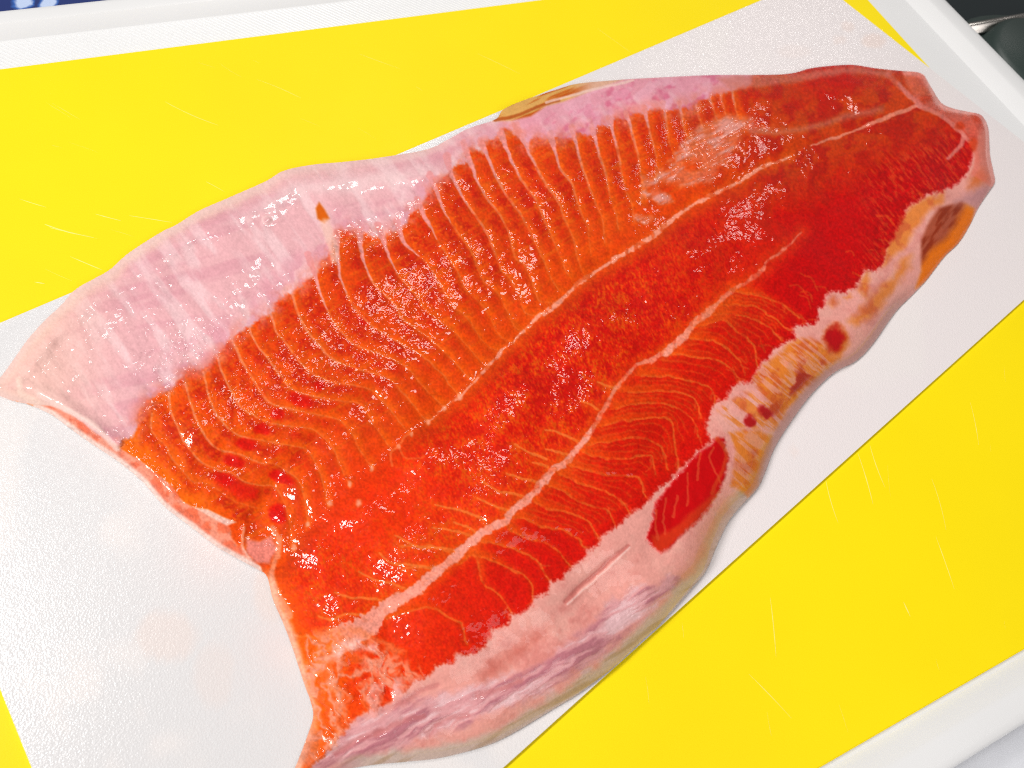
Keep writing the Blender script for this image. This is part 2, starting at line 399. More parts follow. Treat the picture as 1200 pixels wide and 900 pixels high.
    b2 = .45+1.1*(.6*vnoise(X/4.5, Y/4.5, 241)+.4*vnoise(X/2.2, Y/2.2, 242))
    def stroke(P, col, width, strength=1.0, soft=1.1, depth=0., warp=1.0, keep=None, wide=None, glow=None, knob=0):
        nonlocal A, hgt, line_m
        P = densify(P, False, 3.0)
        w, q, val, par, s_ = dist_line(P, 16+width*1.5, X+wx*warp*.5, Y+wy*warp*.5)
        ww = width*(wide(par) if wide else 1) if P.shape[1] < 3 else val*width
        if knob: ww = ww*(1+(b2[w]-1)*knob)
        mk = sstep(ww/2+soft, ww/2-soft*.4, q)*strength
        if keep is not None: mk = mk*keep[w]
        if glow is not None:
            g = np.exp(-(q/glow[1])**2)*glow[2]*(keep[w] if keep is not None else 1)
            A[w] = A[w]+(np.asarray(glow[0], float)-A[w])*g[..., None]
        cc_ = np.asarray(col(par) if callable(col) else col, float)
        A[w] = A[w]+(cc_-A[w])*mk[..., None]
        if depth: hgt[w] += depth*np.exp(-(q/(ww*.5+2.2))**2)*(keep[w] if keep is not None else 1)
        line_m[w] = np.maximum(line_m[w], mk)

    notmem = 1-mem
    brk = .5+.5*sstep(.22, .52, .6*vnoise(X/11, Y/11, 173)+.4*vnoise(X/4, Y/4, 174))
    # flake steps: each flake is a low cushion, its tailward edge tucks under the next
    ph = np.zeros((NY, NX))
    for k, Ln in enumerate(C):
        n = len(C); t = k/n
        lw = (1.8 if k < 27 else 1.6)*(.85+.3*RNG.random())
        if 12 <= k <= 17: lw = 1.6
        st = .92 if k not in (0, 13, 14, 12, 15) else .62
        colr = (246, 148, 112) if k < 12 else ((238, 134, 92) if k < 16 else (238, 150, 132))
        fade = (lambda p: 1.25-.75*p) if k < 15 else (lambda p: 1.9-1.5*p)
        keep = sstep(-8, 4, d1)*sstep(0, 10, sd)*(.55+.45*notmem)*brk
        c0_ = np.array(colr, float); c1_ = np.array((232, 106, 50), float)
        stroke(Ln, lambda p: c0_+(c1_-c0_)*sstep(.15, .8, p)[..., None], lw, st*.9, 1.15, -.12, 1.1, keep, fade, ((232, 98, 16), 4.5, .42))
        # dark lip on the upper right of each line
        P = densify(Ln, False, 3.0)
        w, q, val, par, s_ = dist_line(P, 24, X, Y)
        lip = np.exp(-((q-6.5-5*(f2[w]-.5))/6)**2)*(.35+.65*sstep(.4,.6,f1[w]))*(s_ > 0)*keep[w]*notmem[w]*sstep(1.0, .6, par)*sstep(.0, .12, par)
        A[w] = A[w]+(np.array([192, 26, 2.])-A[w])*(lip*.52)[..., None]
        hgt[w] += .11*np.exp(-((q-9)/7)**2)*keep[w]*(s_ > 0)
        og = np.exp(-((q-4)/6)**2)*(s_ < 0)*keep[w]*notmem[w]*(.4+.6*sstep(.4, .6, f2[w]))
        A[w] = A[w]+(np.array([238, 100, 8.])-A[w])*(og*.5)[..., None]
    for Ln in D:
        w8 = lambda p: 1.3-.6*p
        stroke(Ln, (230, 98, 36), 2.0, .8, 1.0, -.14, 1.8, (1-dors*.8)*brk, w8, ((226, 66, 4), 5, .34))
        e0 = np.array(Ln[-1], float); dv = e0-np.array(Ln[-2], float); dv /= np.hypot(*dv)
        for kk in range(2):
            st_ = e0-dv*RNG.random()*26; an = RNG.uniform(-.9, .9); L_ = RNG.uniform(5, 13)
            dd = np.array([dv[0]*math.cos(an)-dv[1]*math.sin(an), dv[0]*math.sin(an)+dv[1]*math.cos(an)])
            stroke([tuple(st_), tuple(st_+dd*L_*.5+RNG.normal(size=2)), tuple(st_+dd*L_)], (224, 88, 40), 1.5, .5, 1.1, 0, 2.0, (1-dors*.7))
        P = densify(Ln, False, 3.0)     # orange wedge fading on the upper side near the fat line
        w, q, val, par, s_ = dist_line(P, 14, XW, YW)
        wd = np.exp(-((q-3)/(2+5.5*sstep(.75, .05, par)))**2)*(s_ < 0)*sstep(.75, .05, par)*(1-dors[w])
        A[w] = A[w]+(np.array([228, 78, 10.])-A[w])*(wd*.7)[..., None]
    for k in range(5, len(D)-1):          # finer chevrons in between
        P, Q_ = densify(D[k], False, 4.0), densify(D[k+1], False, 4.0)
        for fr in (.36, .68):
            t_ = np.linspace(.04, .92, 14)
            pi_ = np.stack([np.interp(t_, np.linspace(0, 1, len(P)), P[:, c]) for c in (0, 1)], 1); qi_ = np.stack([np.interp(t_, np.linspace(0, 1, len(Q_)), Q_[:, c]) for c in (0, 1)], 1)
            stroke((pi_*(1-fr)+qi_*fr)[::2], (222, 78, 24), 1.3, .5, 1.3, -.05, 2.2, (1-dors)*brk, lambda p: 1.2-.7*p, ((222, 60, 6), 4, .25))
    for Ln in E+[[(640,504),(658,508),(677,517)],[(640,526),(650,528),(663,533)],[(680,470),(690,473),(700,480)],[(604,520),(620,530),(640,538)],[(700,448),(712,452),(722,456)],[(532,612),(548,618),(562,626)]]:
        stroke(Ln, (238, 120, 52), 2.2, .8, 1.2, -.12, 1.3, None, lambda p: .6+.6*p, ((232, 84, 14), 7, .4))
    # faint lines in the back third of the loin
    for k in range(46):
        uu = 470+RNG.random()*330; vv_ = -75-RNG.random()*95
        x = 386+.826*uu-.564*vv_; y = 592-.564*uu-.826*vv_
        if x < 850 or x > 1120: continue
        L_ = 8+RNG.random()*22; an = .15+RNG.random()*.5
        pts = [(x, y), (x+L_*.5*math.cos(an), y+L_*.5*math.sin(an)-2), (x+L_*math.cos(an+.3), y+L_*math.sin(an+.3))]
        stroke(pts, (212, 66, 22), 1.6, .6, 1.0, -.05, 1.5, (1-dors))
    hat = fbm((X*.62+Y*.78)/9, (X*.78-Y*.62)/2.2, 201, 3)   # fine pale hairs near the tail's back edge
    hm_ = sstep(985, 1040, X)*sstep(1150, 1120, X)*sstep(-34, -58, d1+(f2-.5)*24)*(1-dors)
    A = lerp(A, (224, 84, 30), hm_*sstep(.53, .68, hat)*.5)
    A = lerp(A, (168, 0, 8), hm_*sstep(.46, .36, hat)*.6)
    # oval muscle beside the back fat
    # ---------------- back fat
    WX2 = X+(fbm(X/38, Y/38, 122, 3)-.5)*46; WY2 = Y+(fbm(X/38, Y/38, 127, 3)-.5)*46
    fibm = fbm((WX2*.96-WY2*.28)/44, (WX2*.28+WY2*.96)/10.0, 121, 4)
    fibm2 = fbm((WX2*.86+WY2*.5)/48, (WX2*.5-WY2*.86)/11.0, 131, 4)
    fatc = np.array([236, 162, 150.])[None, None]+np.zeros((NY, NX, 3))
    fatc = lerp(fatc, (206, 118, 110), sstep(.5, .75, f3*.5+f2*.5)*.6)
    fatc = lerp(fatc, (236, 172, 158), sstep(.5, .3, f2)*.5)
    smear = soft_poly([(560,792),(572,776),(600,760),(630,738),(646,730),(640,744),(612,770),(585,790),(566,800)], XW+wx, YW+wy, 9)
    fatc = lerp(fatc, (204, 108, 94), smear*(.35+.5*f2))
    # purple streaks along the lower edge and skin at the very edge
    low = sstep(500, 640, Y)
    per = densify([(352,900,14),(420,872,26),(480,846,28),(560,822,20),(620,800,16),(656,778,18),(700,748,20),(730,718,20),(760,700,14),(790,684,6)], False, 3)
    w, q, val, par, s_ = dist_line(per, 60, X, Y)
    pm = np.zeros((NY, NX)); pm[w] = sstep(val+6, val*.5, q+(f2[w]-.5)*20)
    WX3 = X+(WX2-X)*.3; WY3 = Y+(WY2-Y)*.3
    strk = fbm((WX3*.86-WY3*.5)/44, (WX3*.5+WY3*.86)/6.0, 81, 4)
    fatc = lerp(fatc, (212, 152, 160), pm*.7)
    fatc = lerp(fatc, (166, 92, 106), pm*sstep(.52, .68, strk)*.6)
    fatc = lerp(fatc, (236, 198, 200), pm*sstep(.46, .32, strk)*.7)
    skinc = lerp(np.zeros((NY, NX, 3))+np.array([204, 182, 168.]), (178, 150, 120), sstep(.5, .7, fbm((X*.86-Y*.5)/60, (X*.5+Y*.86)/6, 91, 3))*.8)
    edge = sstep(19, 8, sd+(f2-.5)*10)*sstep(560, 640, Y+.15*X-60)*sstep(370, 440, X)
    fatc = lerp(fatc, skinc, edge*.9)
    # upper stretch of the back edge: brown-orange muscle showing through
    def patch(P, c, soft=3, k=1.0):
        nonlocal fatc
        fatc = lerp(fatc, c, soft_poly(P, XW+wx*.6, YW+wy*.6, soft*2.2)*k*.85)
    dg = sstep(.40, .60, fbm((X*.77+Y*.64)/24, (X*.64-Y*.77)/3.2, 101, 3))      # slanting fibres
    org = lerp(np.zeros((NY, NX, 3))+np.array([230, 128, 48.]), (206, 84, 40), sstep(.48, .68, f2)*.7)
    patch([(1050,262),(1064,242),(1080,234),(1106,226),(1104,236),(1090,246),(1076,264),(1060,290),(1046,302),(1034,314),(1040,286)], org, 2.5)
    patch([(994,378),(1014,356),(1032,336),(1048,326),(1052,312),(1066,299),(1066,312),(1056,326),(1044,344),(1026,366),(1006,380)], org, 3)
    patch([(1005,340),(1008,330),(1018,320),(1020,338),(1014,350)], org, 2.5)
    patch([(972,354),(978,348),(982,354),(976,358)], org, 2.5); patch([(990,350),(996,346),(998,351)], org, 2)
    m5 = soft_poly([(930,400),(952,396),(966,402),(975,418),(984,420),(966,440),(944,459),(928,474),(916,482),(906,478),(886,452),(880,446),(900,424)], XW, YW, 4)
    fatc = lerp(fatc, org, m5*(.35+.65*dg))
    fatc = lerp(fatc, (176, 44, 30), soft_poly([(944,424),(966,428),(950,444),(930,462),(920,458),(930,440)], XW+wx, YW+wy, 6)*sstep(.4, .6, f2)*.9)
    patch([(978,408),(990,388),(992,404),(984,422),(972,420)], org, 3)
    def blob(cx, cy, rx, ry, c, k=1.0):
        nonlocal fatc
        fatc = lerp(fatc, c, sstep(1.4, .55, np.hypot((XW+wx-cx)/rx, (YW+wy-cy)/ry))*k)
    blob(979, 398, 12, 17, (206, 92, 24)); blob(978, 397, 9.5, 14, (186, 16, 22))
    m6 = soft_poly([(842,480),(870,462),(890,458),(912,470),(922,486),(910,504),(884,502),(862,500)], XW, YW, 5)
    fatc = lerp(fatc, org, m6*dg*.85)
    blob(897, 483, 9, 8, (184, 26, 28)); blob(878, 493, 6, 7, (184, 26, 28)); blob(909, 478, 5, 6, (196, 70, 30), .8)
    m7 = soft_poly([(854,506),(884,504),(906,512),(901,528),(891,552),(888,568),(877,582),(868,575),(858,570),(860,545),(862,528)], XW, YW, 3.5)
    fatc = lerp(fatc, org, m7*(.4+.6*dg)); fatc = lerp(fatc, (226, 118, 8), sstep(16, 4, sd)*m7)
    patch([(850,588),(860,586),(856,600),(844,614),(834,634),(828,654),(812,672),(796,680),(808,664),(822,642),(826,620),(838,600)], (206, 132, 96), 5, .8)
    flank = soft_poly([(1100,244),(1128,236),(1142,244),(1138,264),(1126,286),(1106,304),(1086,330),(1073,338),(1080,318),(1079,300),(1080,280),(1090,258)], X, Y, 3)
    fl = lerp(np.zeros((NY, NX, 3))+np.array([178, 84, 58.]), (150, 50, 22), sstep(.4, .65, fbm((X*.6-Y*.8)/20, (X*.8+Y*.6)/5, 111, 3)))
    fl = lerp(fl, (246, 122, 2), sstep(22, 9, sd+(f2-.5)*6))
    fatc = lerp(fatc, fl, flank)
    gre = sstep(15, 5, sd)*sstep(1080, 1040, X)*sstep(860, 900, X)*.75
    fatc = lerp(fatc, (190, 140, 132), gre)
    patch([(1140,224),(1166,210),(1160,226),(1146,244),(1134,240),(1120,236)], (196, 138, 140), 4)
    patch([(1138,205),(1150,198),(1160,206),(1150,216),(1136,222)], (198, 92, 34), 4)
    A = lerp(A, fatc, dors)
    # knife mark in the back fat
    stroke([(662,705),(680,687),(700,671),(714,657),(736,640)], (198, 108, 100), 4, .75, 1.8, -.5, .6)
    stroke([(665,708),(684,691),(704,674),(738,641)], (244, 200, 190), 1.6, .8, .8, .25, .6)
    for P in ([(450,832),(470,824),(490,812),(512,802)], [(440,862),(470,846),(495,840)], [(500,860),(520,844),(548,838)], [(392,884),(420,868),(446,856)], [(560,815),(590,806),(610,796)]):
        stroke(P, (196, 112, 110), 4.5, .5, 3, -.3, 2.0)
    ov = lerp(np.zeros((NY, NX, 3))+np.array([202, 6, 12.]), (214, 66, 24), sstep(14, 0, np.abs(XW*.66+YW*.75-1003+0)-2)*.0+soft_poly([(764,641),(776,648),(804,624),(834,594),(846,574),(838,576),(812,600),(784,622),(764,628)], XW, YW, 4)*.7)
    A = lerp(A, ov, oval)
    for Ln in OVALL: stroke(Ln, (220, 74, 40), 2.0, .75, 1.0, -.08, 1.6)
    stroke([(840,514),(850,530),(846,552),(834,578)], (214, 80, 30), 3.5, .6, 2, 0, 1.4)

    # ---------------- belly wall
    mc = np.array([235, 179, 183.])[None, None]+np.zeros((NY, NX, 3))
    sw1 = fbm((X*.97-Y*.24)/90, (X*.24+Y*.97)/13.0, 221, 3); sw2 = fbm((X*.6+Y*.8)/60, (X*.8-Y*.6)/12.0, 225, 3)
    mc = lerp(mc, (218, 152, 164), sstep(.44, .76, sw1)*.6)
    mc = lerp(mc, (246, 212, 214), sstep(.60, .30, sw2)*.6)
    mc = lerp(mc, (242, 196, 182), sstep(170, 40, X)*.8)
    mc = lerp(mc, (242, 208, 208), np.exp(-((sd-26-(f2-.5)*14)/10)**2)*sstep(240, 330, X)*sstep(540, 460, X)*.7)
    mc = lerp(mc, (222, 150, 164), sstep(.40, .60, fbm(X/20, Y/20, 199, 3))*sstep(46, 6, V-np.interp(U, np.sort(fu(mb[:, 0], mb[:, 1])), fv(mb[:, 0], mb[:, 1])[np.argsort(fu(mb[:, 0], mb[:, 1]))])+(f2-.5)*26)*.7)
    mc = lerp(mc, (230, 150, 168), sstep(540, 660, X)*.75)
    mc = lerp(mc, (214, 100, 132), sstep(600, 680, X)*sstep(.5, .68, fbm(U/16, V/12, 141, 3))*.7)
    mc = lerp(mc, (240, 180, 196), sstep(600, 680, X)*sstep(.5, .36, fbm(U/16, V/12, 145, 3))*.5)
    mc = lerp(mc, (240, 204, 186), sstep(17, 5, sd+(f2-.5)*8)*sstep(440, 250, X)*.6)
    mc = lerp(mc, (238, 206, 200), sstep(12, 2, sd)*sstep(560, 480, X)*.5)
    # pale septa carried on into the wall
    A = lerp(A, mc, mem)
    for k, Ln in enumerate(C):
        if k < 3 or k > 28: continue
        p0 = np.array(Ln[0], float); p1 = np.array(Ln[1], float)
        dr = (p0-p1)/np.hypot(*(p0-p1))
        rch = 26 if k < 11 else 18
        q = [tuple(p1), tuple(p0), tuple(p0+dr*rch*.5+np.array([-2, 0])), tuple(p0+dr*rch+np.array([-7, 2]))]
        stroke(q, (240, 196, 200), 5.0, .38, 4.0, .1, 2.0, mem, lambda p: 1.2-.8*p)
        if k >= 9:
            P_ = densify(Ln, False, 3.0); m_ = max(3, int(len(P_)*.3))
            q2 = [tuple(P_[0]-(P_[2]-P_[0])*.6)]+[tuple(t_) for t_ in P_[0:m_:3]]
            stroke(q2, (234, 152, 154), 8.0 if k < 22 else 6.0, .85, 1.2, -.1, 1.4, None, lambda p: np.maximum(.12, (1-p))**1.3, None, .5)
    bub = np.hypot(X-313, (Y-258)*1.25)
    A = lerp(A, (246, 206, 204), np.exp(-((bub-5.5)/1.6)**2)*.7); hgt += .5*sstep(7.5, 2, bub)
    A = lerp(A, (216, 96, 10), soft_poly([(372,256),(370,244),(374,237),(380,245),(386,256),(380,262)], X, Y, 2))
    film = np.exp(-(md/11)**2)*sstep(.36, .62, .6*f2+.4*fbm(X/7, Y/7, 271, 3))*(sd > 8)
    A = lerp(A, (232, 138, 128), film*(1-mem)*.6*sstep(862, 800, X))
    A = lerp(A, (228, 118, 92), film*mem*.6)
    stroke([(381,262),(386,276),(391,290),(392,304)], (244, 196, 180), 8, .7, 4, .3, 2)  # white gleam painted as a pale band
    # tan-orange flap folded out at the upper edge
    fl2 = soft_poly([(578,142),(590,126),(612,116),(640,106),(680,95),(740,90),(700,104),(660,119),(640,124),(622,136),(600,141)], X, Y, 2)
    fc = lerp(np.zeros((NY, NX, 3))+np.array([222, 168, 92.]), (196, 84, 8), sstep(.46, .6, fbm((X*.92-Y*.38)/40, (X*.38+Y*.92)/4.4, 151, 3)))
    fc = lerp(fc, (226, 176, 150), sstep(660, 700, X))
    A = lerp(A, fc, fl2)
    stroke([(580,141),(610,134),(632,124),(655,117)], (170, 62, 10), 3, .7, 1.4, -.4, .8)
    stroke([(640,120),(668,112),(700,104),(742,94)], (244, 206, 196), 2.2, .8, 1.2, .2, .6)
    # tailward belly edge
    A = lerp(A, (206, 116, 100), soft_poly([(840,92),(870,88),(920,88),(960,82),(1000,77),(1050,84),(1040,90),(990,86),(940,96),(880,104),(856,108),(850,100)], XW, YW, 4)*.7)
    # ---------------- membrane near the tail, its reflected sheen painted as paler colour
    sheen = soft_poly([(764,206),(786,196),(798,168),(822,146),(852,136),(880,139),(900,150),(872,158),(852,188),(832,212),(800,217),(776,214),(766,224)], XW+wx*1.5, YW+wy*1.5, 7)
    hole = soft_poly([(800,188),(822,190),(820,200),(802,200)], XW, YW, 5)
    sheen = sheen*(1-hole*.8)
    sheen2 = soft_poly([(876,152),(910,152),(950,146),(1000,130),(1036,124),(1034,131),(1000,139),(950,153),(910,158),(884,157)], XW, YW, 5)
    sheen3 = soft_poly([(752,226),(772,222),(784,230),(790,238),(772,240),(760,233)], XW+wx, YW+wy, 4)+soft_poly([(742,252),(752,249),(768,256),(758,263),(744,262)], XW+wx, YW+wy, 3)+soft_poly([(752,206),(770,214),(760,220),(750,236)], XW, YW, 4)*.6
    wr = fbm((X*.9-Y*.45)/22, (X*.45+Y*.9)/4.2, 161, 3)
    wall = np.clip(sheen+sheen3, 0, 1)
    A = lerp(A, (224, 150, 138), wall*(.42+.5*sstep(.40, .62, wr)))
    A = lerp(A, (196, 116, 96), sheen2*.65)
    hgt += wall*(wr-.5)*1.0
    # ---------------- thick fat lines
    b1 = vnoise(X/5, Y/5, 171)
    stroke([(p[0], p[1], p[2]*.68) for p in LINE1], (244, 156, 132), 1.0, .9, 1.3, -.25, 1.8, .35+.65*sstep(.25, .5, b1), None, ((232, 96, 24), 8, .5), 1.2)
    stroke([(p[0], p[1], p[2]*.75) for p in LINE1B], (232, 140, 118), 1.0, .85, 1.3, -.15, 1.6)
    for P in TAILY: stroke([(p[0], p[1], p[2]) for p in P], (226, 134, 122), 1.0, .8, 2.0, .1, 1.4)
    k2 = np.maximum(.62+.38*sstep(.28, .45, b1), sstep(540, 600, Y))
    k2 = np.where((X > 694) & (X < 775), k2*.72, k2)
    stroke([(p[0], p[1], p[2]*.86) for p in LINE2], (243, 156, 138), 1.0, .95, 1.6, -.18, 2.2, k2*(.7+.3*brk)*(1-.35*sstep(760, 860, X)), None, ((236, 96, 22), 12, .6), .75)
    for cx, cy, r in ((502,494,4.5),(482,509,3.5),(436,548,5),(410,567,5),(388,590,5.5),(420,590,6),(360,614,3.5),(344,642,6),(520,478,4),(538,464,5),(466,524,3.5)):
        q = np.hypot(XW-cx, (YW-cy)*.8)
        A = lerp(A, (244, 158, 128), sstep(r*.95, r*.2, q)*.85)
    stroke([(482,509),(474,512),(466,524),(458,530),(460,546)], (238, 126, 78), 1.8, .5, 1.4)
    stroke([(466,524),(474,536),(486,538),(496,535)], (238, 126, 78), 1.6, .4, 1.4)
    # marbled tissue at the lower end of the thick fat line
    tipm = soft_poly([(346,745),(372,742),(400,738),(440,752),(476,776),(500,792),(466,812),(440,836),(404,870),(372,898),(356,880),(366,840),(362,812),(350,775)], XW, YW, 12)*(1-dors)
    A = lerp(A, (252, 98, 6), tipm*sstep(430, 380, X+(f2-.5)*40)*.8)
    rx_ = X+(fbm(X/16, Y/16, 251, 3)-.5)*26; ry_ = Y+(fbm(X/16, Y/16, 255, 3)-.5)*26
    rid = 1-np.abs(2*fbm((rx_*.5+ry_*.86)/30, (rx_*.86-ry_*.5)/13, 261, 3)-1)
    A = lerp(A, (244, 160, 136), tipm*sstep(.80, .97, rid)*.85)
    A = lerp(A, (236, 120, 80), tipm*sstep(.66, .84, rid)*.4)
    hgt += tipm*(rid-.7)*.9
    for P, wd, cc in (([(368,792),(380,776),(398,768),(420,772),(440,784),(452,800)],8,(244,156,128)), ([(436,822),(441,806),(443,812),(438,834)],9,(238,160,150)), ([(466,800),(464,812),(456,830)],7,(236,164,156)),
                      ([(396,846),(398,858),(390,874)],6,(248,186,168)), ([(388,800),(398,816),(396,836)],7,(246,164,136)), ([(412,736),(440,750),(470,764)],5,(240,124,74))):
        stroke(P, cc, wd, .6, 5, .2, 4, None, None, None, .8)
    stroke([(396,762),(408,757),(424,756),(436,760)], (252, 214, 214), 9, .55, 6, .3, 3)
    for cx, cy, rx, ry in ((412,772,12,6),(428,754,5,4),(420,828,11,12),(400,848,8,9)):
        A = lerp(A, (240, 72, 4), sstep(1.3, .6, np.hypot((XW+wx-cx)/rx, (YW+wy-cy)/ry))*.7)
    # ---------------- cut end
    cc = lerp(np.zeros((NY, NX, 3))+np.array([248, 150, 122.]), (242, 112, 76), sstep(.45, .65, f2))
    cc = lerp(cc, (250, 214, 202), sstep(8, 3, sd))
    A = lerp(A, cc, cut)
    wedge = soft_poly([(226,594),(244,597),(262,606),(277,612),(266,616),(248,607)], X, Y, 1.5)  # shiny white highlight on the cut edge, painted as pale colour
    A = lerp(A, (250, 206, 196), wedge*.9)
    A = lerp(A, (240, 76, 8), soft_poly([(268,618),(278,612),(290,614),(286,630),(280,640),(272,630)], XW, YW, 2.5))
    A = lerp(A, (236, 132, 116), soft_poly([(288,630),(304,634),(318,628),(324,642),(316,660),(300,660),(288,648)], XW, YW, 3))
    stroke([(318,618),(326,632),(324,652),(318,672),(322,690),(332,706),(340,722)], (246, 158, 128), 5, .7, 2.6, .2, 2.0, None, None, None, .5)
    stroke([(286,618),(284,632),(286,646),(294,656)], (250, 190, 172), 2.2, .6, 1.4, .2, 1.6)
    stroke([(46,462),(70,476),(92,487),(112,500),(137,526)], (250, 214, 204), 5, .8, 3, .5, .8)  # raised membrane edge with its white highlight painted on
    stroke([(22,446),(26,462),(44,472)], (250, 216, 200), 6, .7, 3, .2, .8)
    # thin translucent rim of the bottom point, left side
    A = lerp(A, (248, 186, 160), sstep(12, 3, sd+(f2-.5)*5)*sstep(400, 345, X)*sstep(660, 690, Y)*.9)
    A = lerp(A, (206, 120, 92), soft_poly([(352,884),(366,858),(376,862),(370,890),(358,904)], XW, YW, 6)*.6)
    A = lerp(A, (224, 112, 92), tailp*(.45+.5*f2))
    A = lerp(A, (240, 150, 136), sstep(8, 2, sd)*tailp*.8)
    for cx, cy, rx, ry in ((1086,116,9,5),(1146,137,8,7),(1140,170,6,9),(1126,148,6,5)):
        A = lerp(A, (206, 56, 18), sstep(1.3, .5, np.hypot((XW-cx)/rx, (YW-cy)/ry))*.8)
    stroke([(1040,88),(1060,106),(1077,121)], (214, 110, 100), 5, .6, 3, .1, 1.2)
    # fine grain everywhere
    A = A*(1+((f1-.5)*(.05+.11*(1-mem)*(1-dors)))[..., None]+((f0-.5)*(.06+.12*(1-mem)*(1-dors)))[..., None])
    R['A'] = np.clip(A, 0, 255)

    # ---------------- thickness (mm) from control points
    TP = [(0,455,2.5),(60,420,4.5),(120,360,5),(200,300,5),(320,230,5),(430,220,6),(560,160,6),(700,110,6),(840,100,7),(950,100,7.5),(1050,100,7),(1140,150,6),(1150,210,6),
          (200,430,6),(300,330,7),(430,270,8),(560,210,9),(700,150,9),(170,520,6.5),(240,560,6.5),(290,620,6),(250,490,8.5),(350,420,10),(450,350,11.5),(560,300,12.5),(680,230,13),(780,180,12),(900,140,10.5),
          (330,600,6.5),(370,560,8.5),(430,520,10.5),(500,470,12),(580,400,13),(680,320,14),(800,240,13.5),(930,180,12),(1040,140,9.5),
          (340,700,6),(360,780,6),(380,850,5),(400,660,11),(450,610,14.5),(520,540,16.5),(600,470,18),(700,390,18.5),(800,310,17.5),(920,230,14.5),(1040,190,11),
          (420,740,11),(500,660,16),(600,580,18),(700,500,18.5),(800,400,18),(900,310,16.5),(1000,260,13),(430,820,8),(520,740,14),(620,680,16),(720,600,17),(830,490,16),(940,360,15),(1060,230,11),
          (500,850,8.5),(600,800,10),(700,730,12),(800,640,14),(880,520,13),(980,400,12.5),(1080,290,9)]
    TP = [(x, y, t if t < 13 else 13+(t-13)*1.55) for x, y, t in TP]
    T = np.array(TP); num = np.zeros((NY, NX)); den = np.zeros((NY, NX))
    for x, y, t in TP:
        ww = 1/(((X-x)**2+(Y-y)**2)/900+1)**2; num += ww*t; den += ww
    th = num/den
    far = sstep(.0, .25, (-(X-500)*.45-(Y-200)*.9+0)/200)
    # rim: outline index tells far / near / cut side
    n = len(outline)
    keyrim = []
    for (x, y) in outline:
        if (y < 460 and x < 40) or (y < 200 and x < 1090 and y < 460) or (x < 600 and y < 400 and (y < 470-.55*x)):
            keyrim.append((1.4 if x < 420 else 2.2, 34))
        elif x < 312 and y > 455: keyrim.append((0.3, 20))
        elif x < 380 and y > 650: keyrim.append((0.3, 58 if y < 800 else 30))
        elif x >= 1080 and y < 235: keyrim.append((0.6, 16))
        else: keyrim.append((0.2, 46))
    keyrim = np.array(keyrim)
    ker = np.ones(13)/13
    for c in range(2):
        e = np.concatenate([keyrim[-6:, c], keyrim[:, c], keyrim[:6, c]]); keyrim[:, c] = np.convolve(e, ker, 'valid')
    rim = np.where(near < n, keyrim[np.clip(near, 0, n-1), 0], .2); rad = keyrim[np.clip(near, 0, n-1), 1]
    for _ in range(3):      # smooth jumps on the medial axis
        for arr in (rim, rad):
            k = 9
            cs = np.cumsum(np.pad(arr, ((k+1, k), (0, 0)), 'edge'), 0); arr[:] = (cs[2*k+1:]-cs[:-2*k-1])/(2*k+1)
            cs = np.cumsum(np.pad(arr, ((0, 0), (k+1, k)), 'edge'), 1); arr[:] = (cs[:, 2*k+1:]-cs[:, :-2*k-1])/(2*k+1)
    tt = np.clip(sd/rad, 0, 1)
    prof = .4*np.sqrt(np.clip(1-(1-tt)**2, 0, 1))+.6*np.sin(tt*math.pi/2)
    kb = sstep(460, 380, X)*sstep(60, 20, sd)*.85; prof = prof*(1-kb)+np.sin(tt*math.pi/2)*kb
    h = rim+(th-rim)*prof
    # large relief: groove along the centre line, fold at lower left, lumpy belly wall, dip before the back fat
    h += -1.0*np.exp(-(np.abs(d1)/14)**2)*sstep(380, 480, X)*sstep(1060, 900, X)
    h += -2.4*np.exp(-(np.where(d1 < 0, -d1, d1*.6)/40)**2)*sstep(440, 560, X)*sstep(860, 740, X)
    fold = densify([(436,462),(396,492),(358,528),(326,558),(312,590),(298,612)])
    w, q, val, par, s_ = dist_line(fold, 60, X, Y); h[w] += -1.3*np.exp(-(q/13)**2)*(.5+.5*sstep(0, .4, par))
    h += (f3-.5)*2.2*sstep(6, 40, sd)
    wk = np.exp(-((X-225)/70)**2-((Y-415)/45)**2)+np.exp(-((X-455)/45)**2-((Y-250)/35)**2)+.8*np.exp(-((X-430)/60)**2-((Y-285)/18)**2)
    h += (fbm(X/8, Y/8, 231, 3)-.5)*.75*np.clip(wk, 0, 1)*sstep(4, 20, sd)
    h += mem*((sw1-.5)*.5+(sw2-.5)*.4+(fibm-.5)*.12+(fbm(X/26, Y/26, 181, 2)-.5)*.8+(f2-.5)*.18)*sstep(4, 20, sd)
    h += mem*1.0*np.exp(-((sd-20)/9)**2)*sstep(500, 380, X)          # rolled rim of the belly wall
    h += (1-mem)*(f2-.5)*.55*sstep(4, 24, sd)
    h += (1-mem)*(1-dors)*(1-oval)*(f1-.5)*.10
    h += dors*((strk-.5)*.9*pm-(f2-.5)*.35)*sstep(3, 14, sd)
    h += .8*np.exp(-((sd-5)/4)**2)*0
    h += hgt*sstep(1, 8, sd)
    h += oval*.5
    h = h-1.0*line_m*0
    R['h0'] = h
    R['mem'] = mem; R['dors'] = dors; R['oval'] = oval; R['cut'] = cut; R['sd'] = sd; R['near'] = near; R['outline'] = outline
    R['line'] = line_m; R['f1'] = f1; R['f2'] = f2; R['wall'] = wall; R['sheen2'] = sheen2; R['fl2'] = fl2; R['tailp'] = tailp; R['edge'] = edge*dors
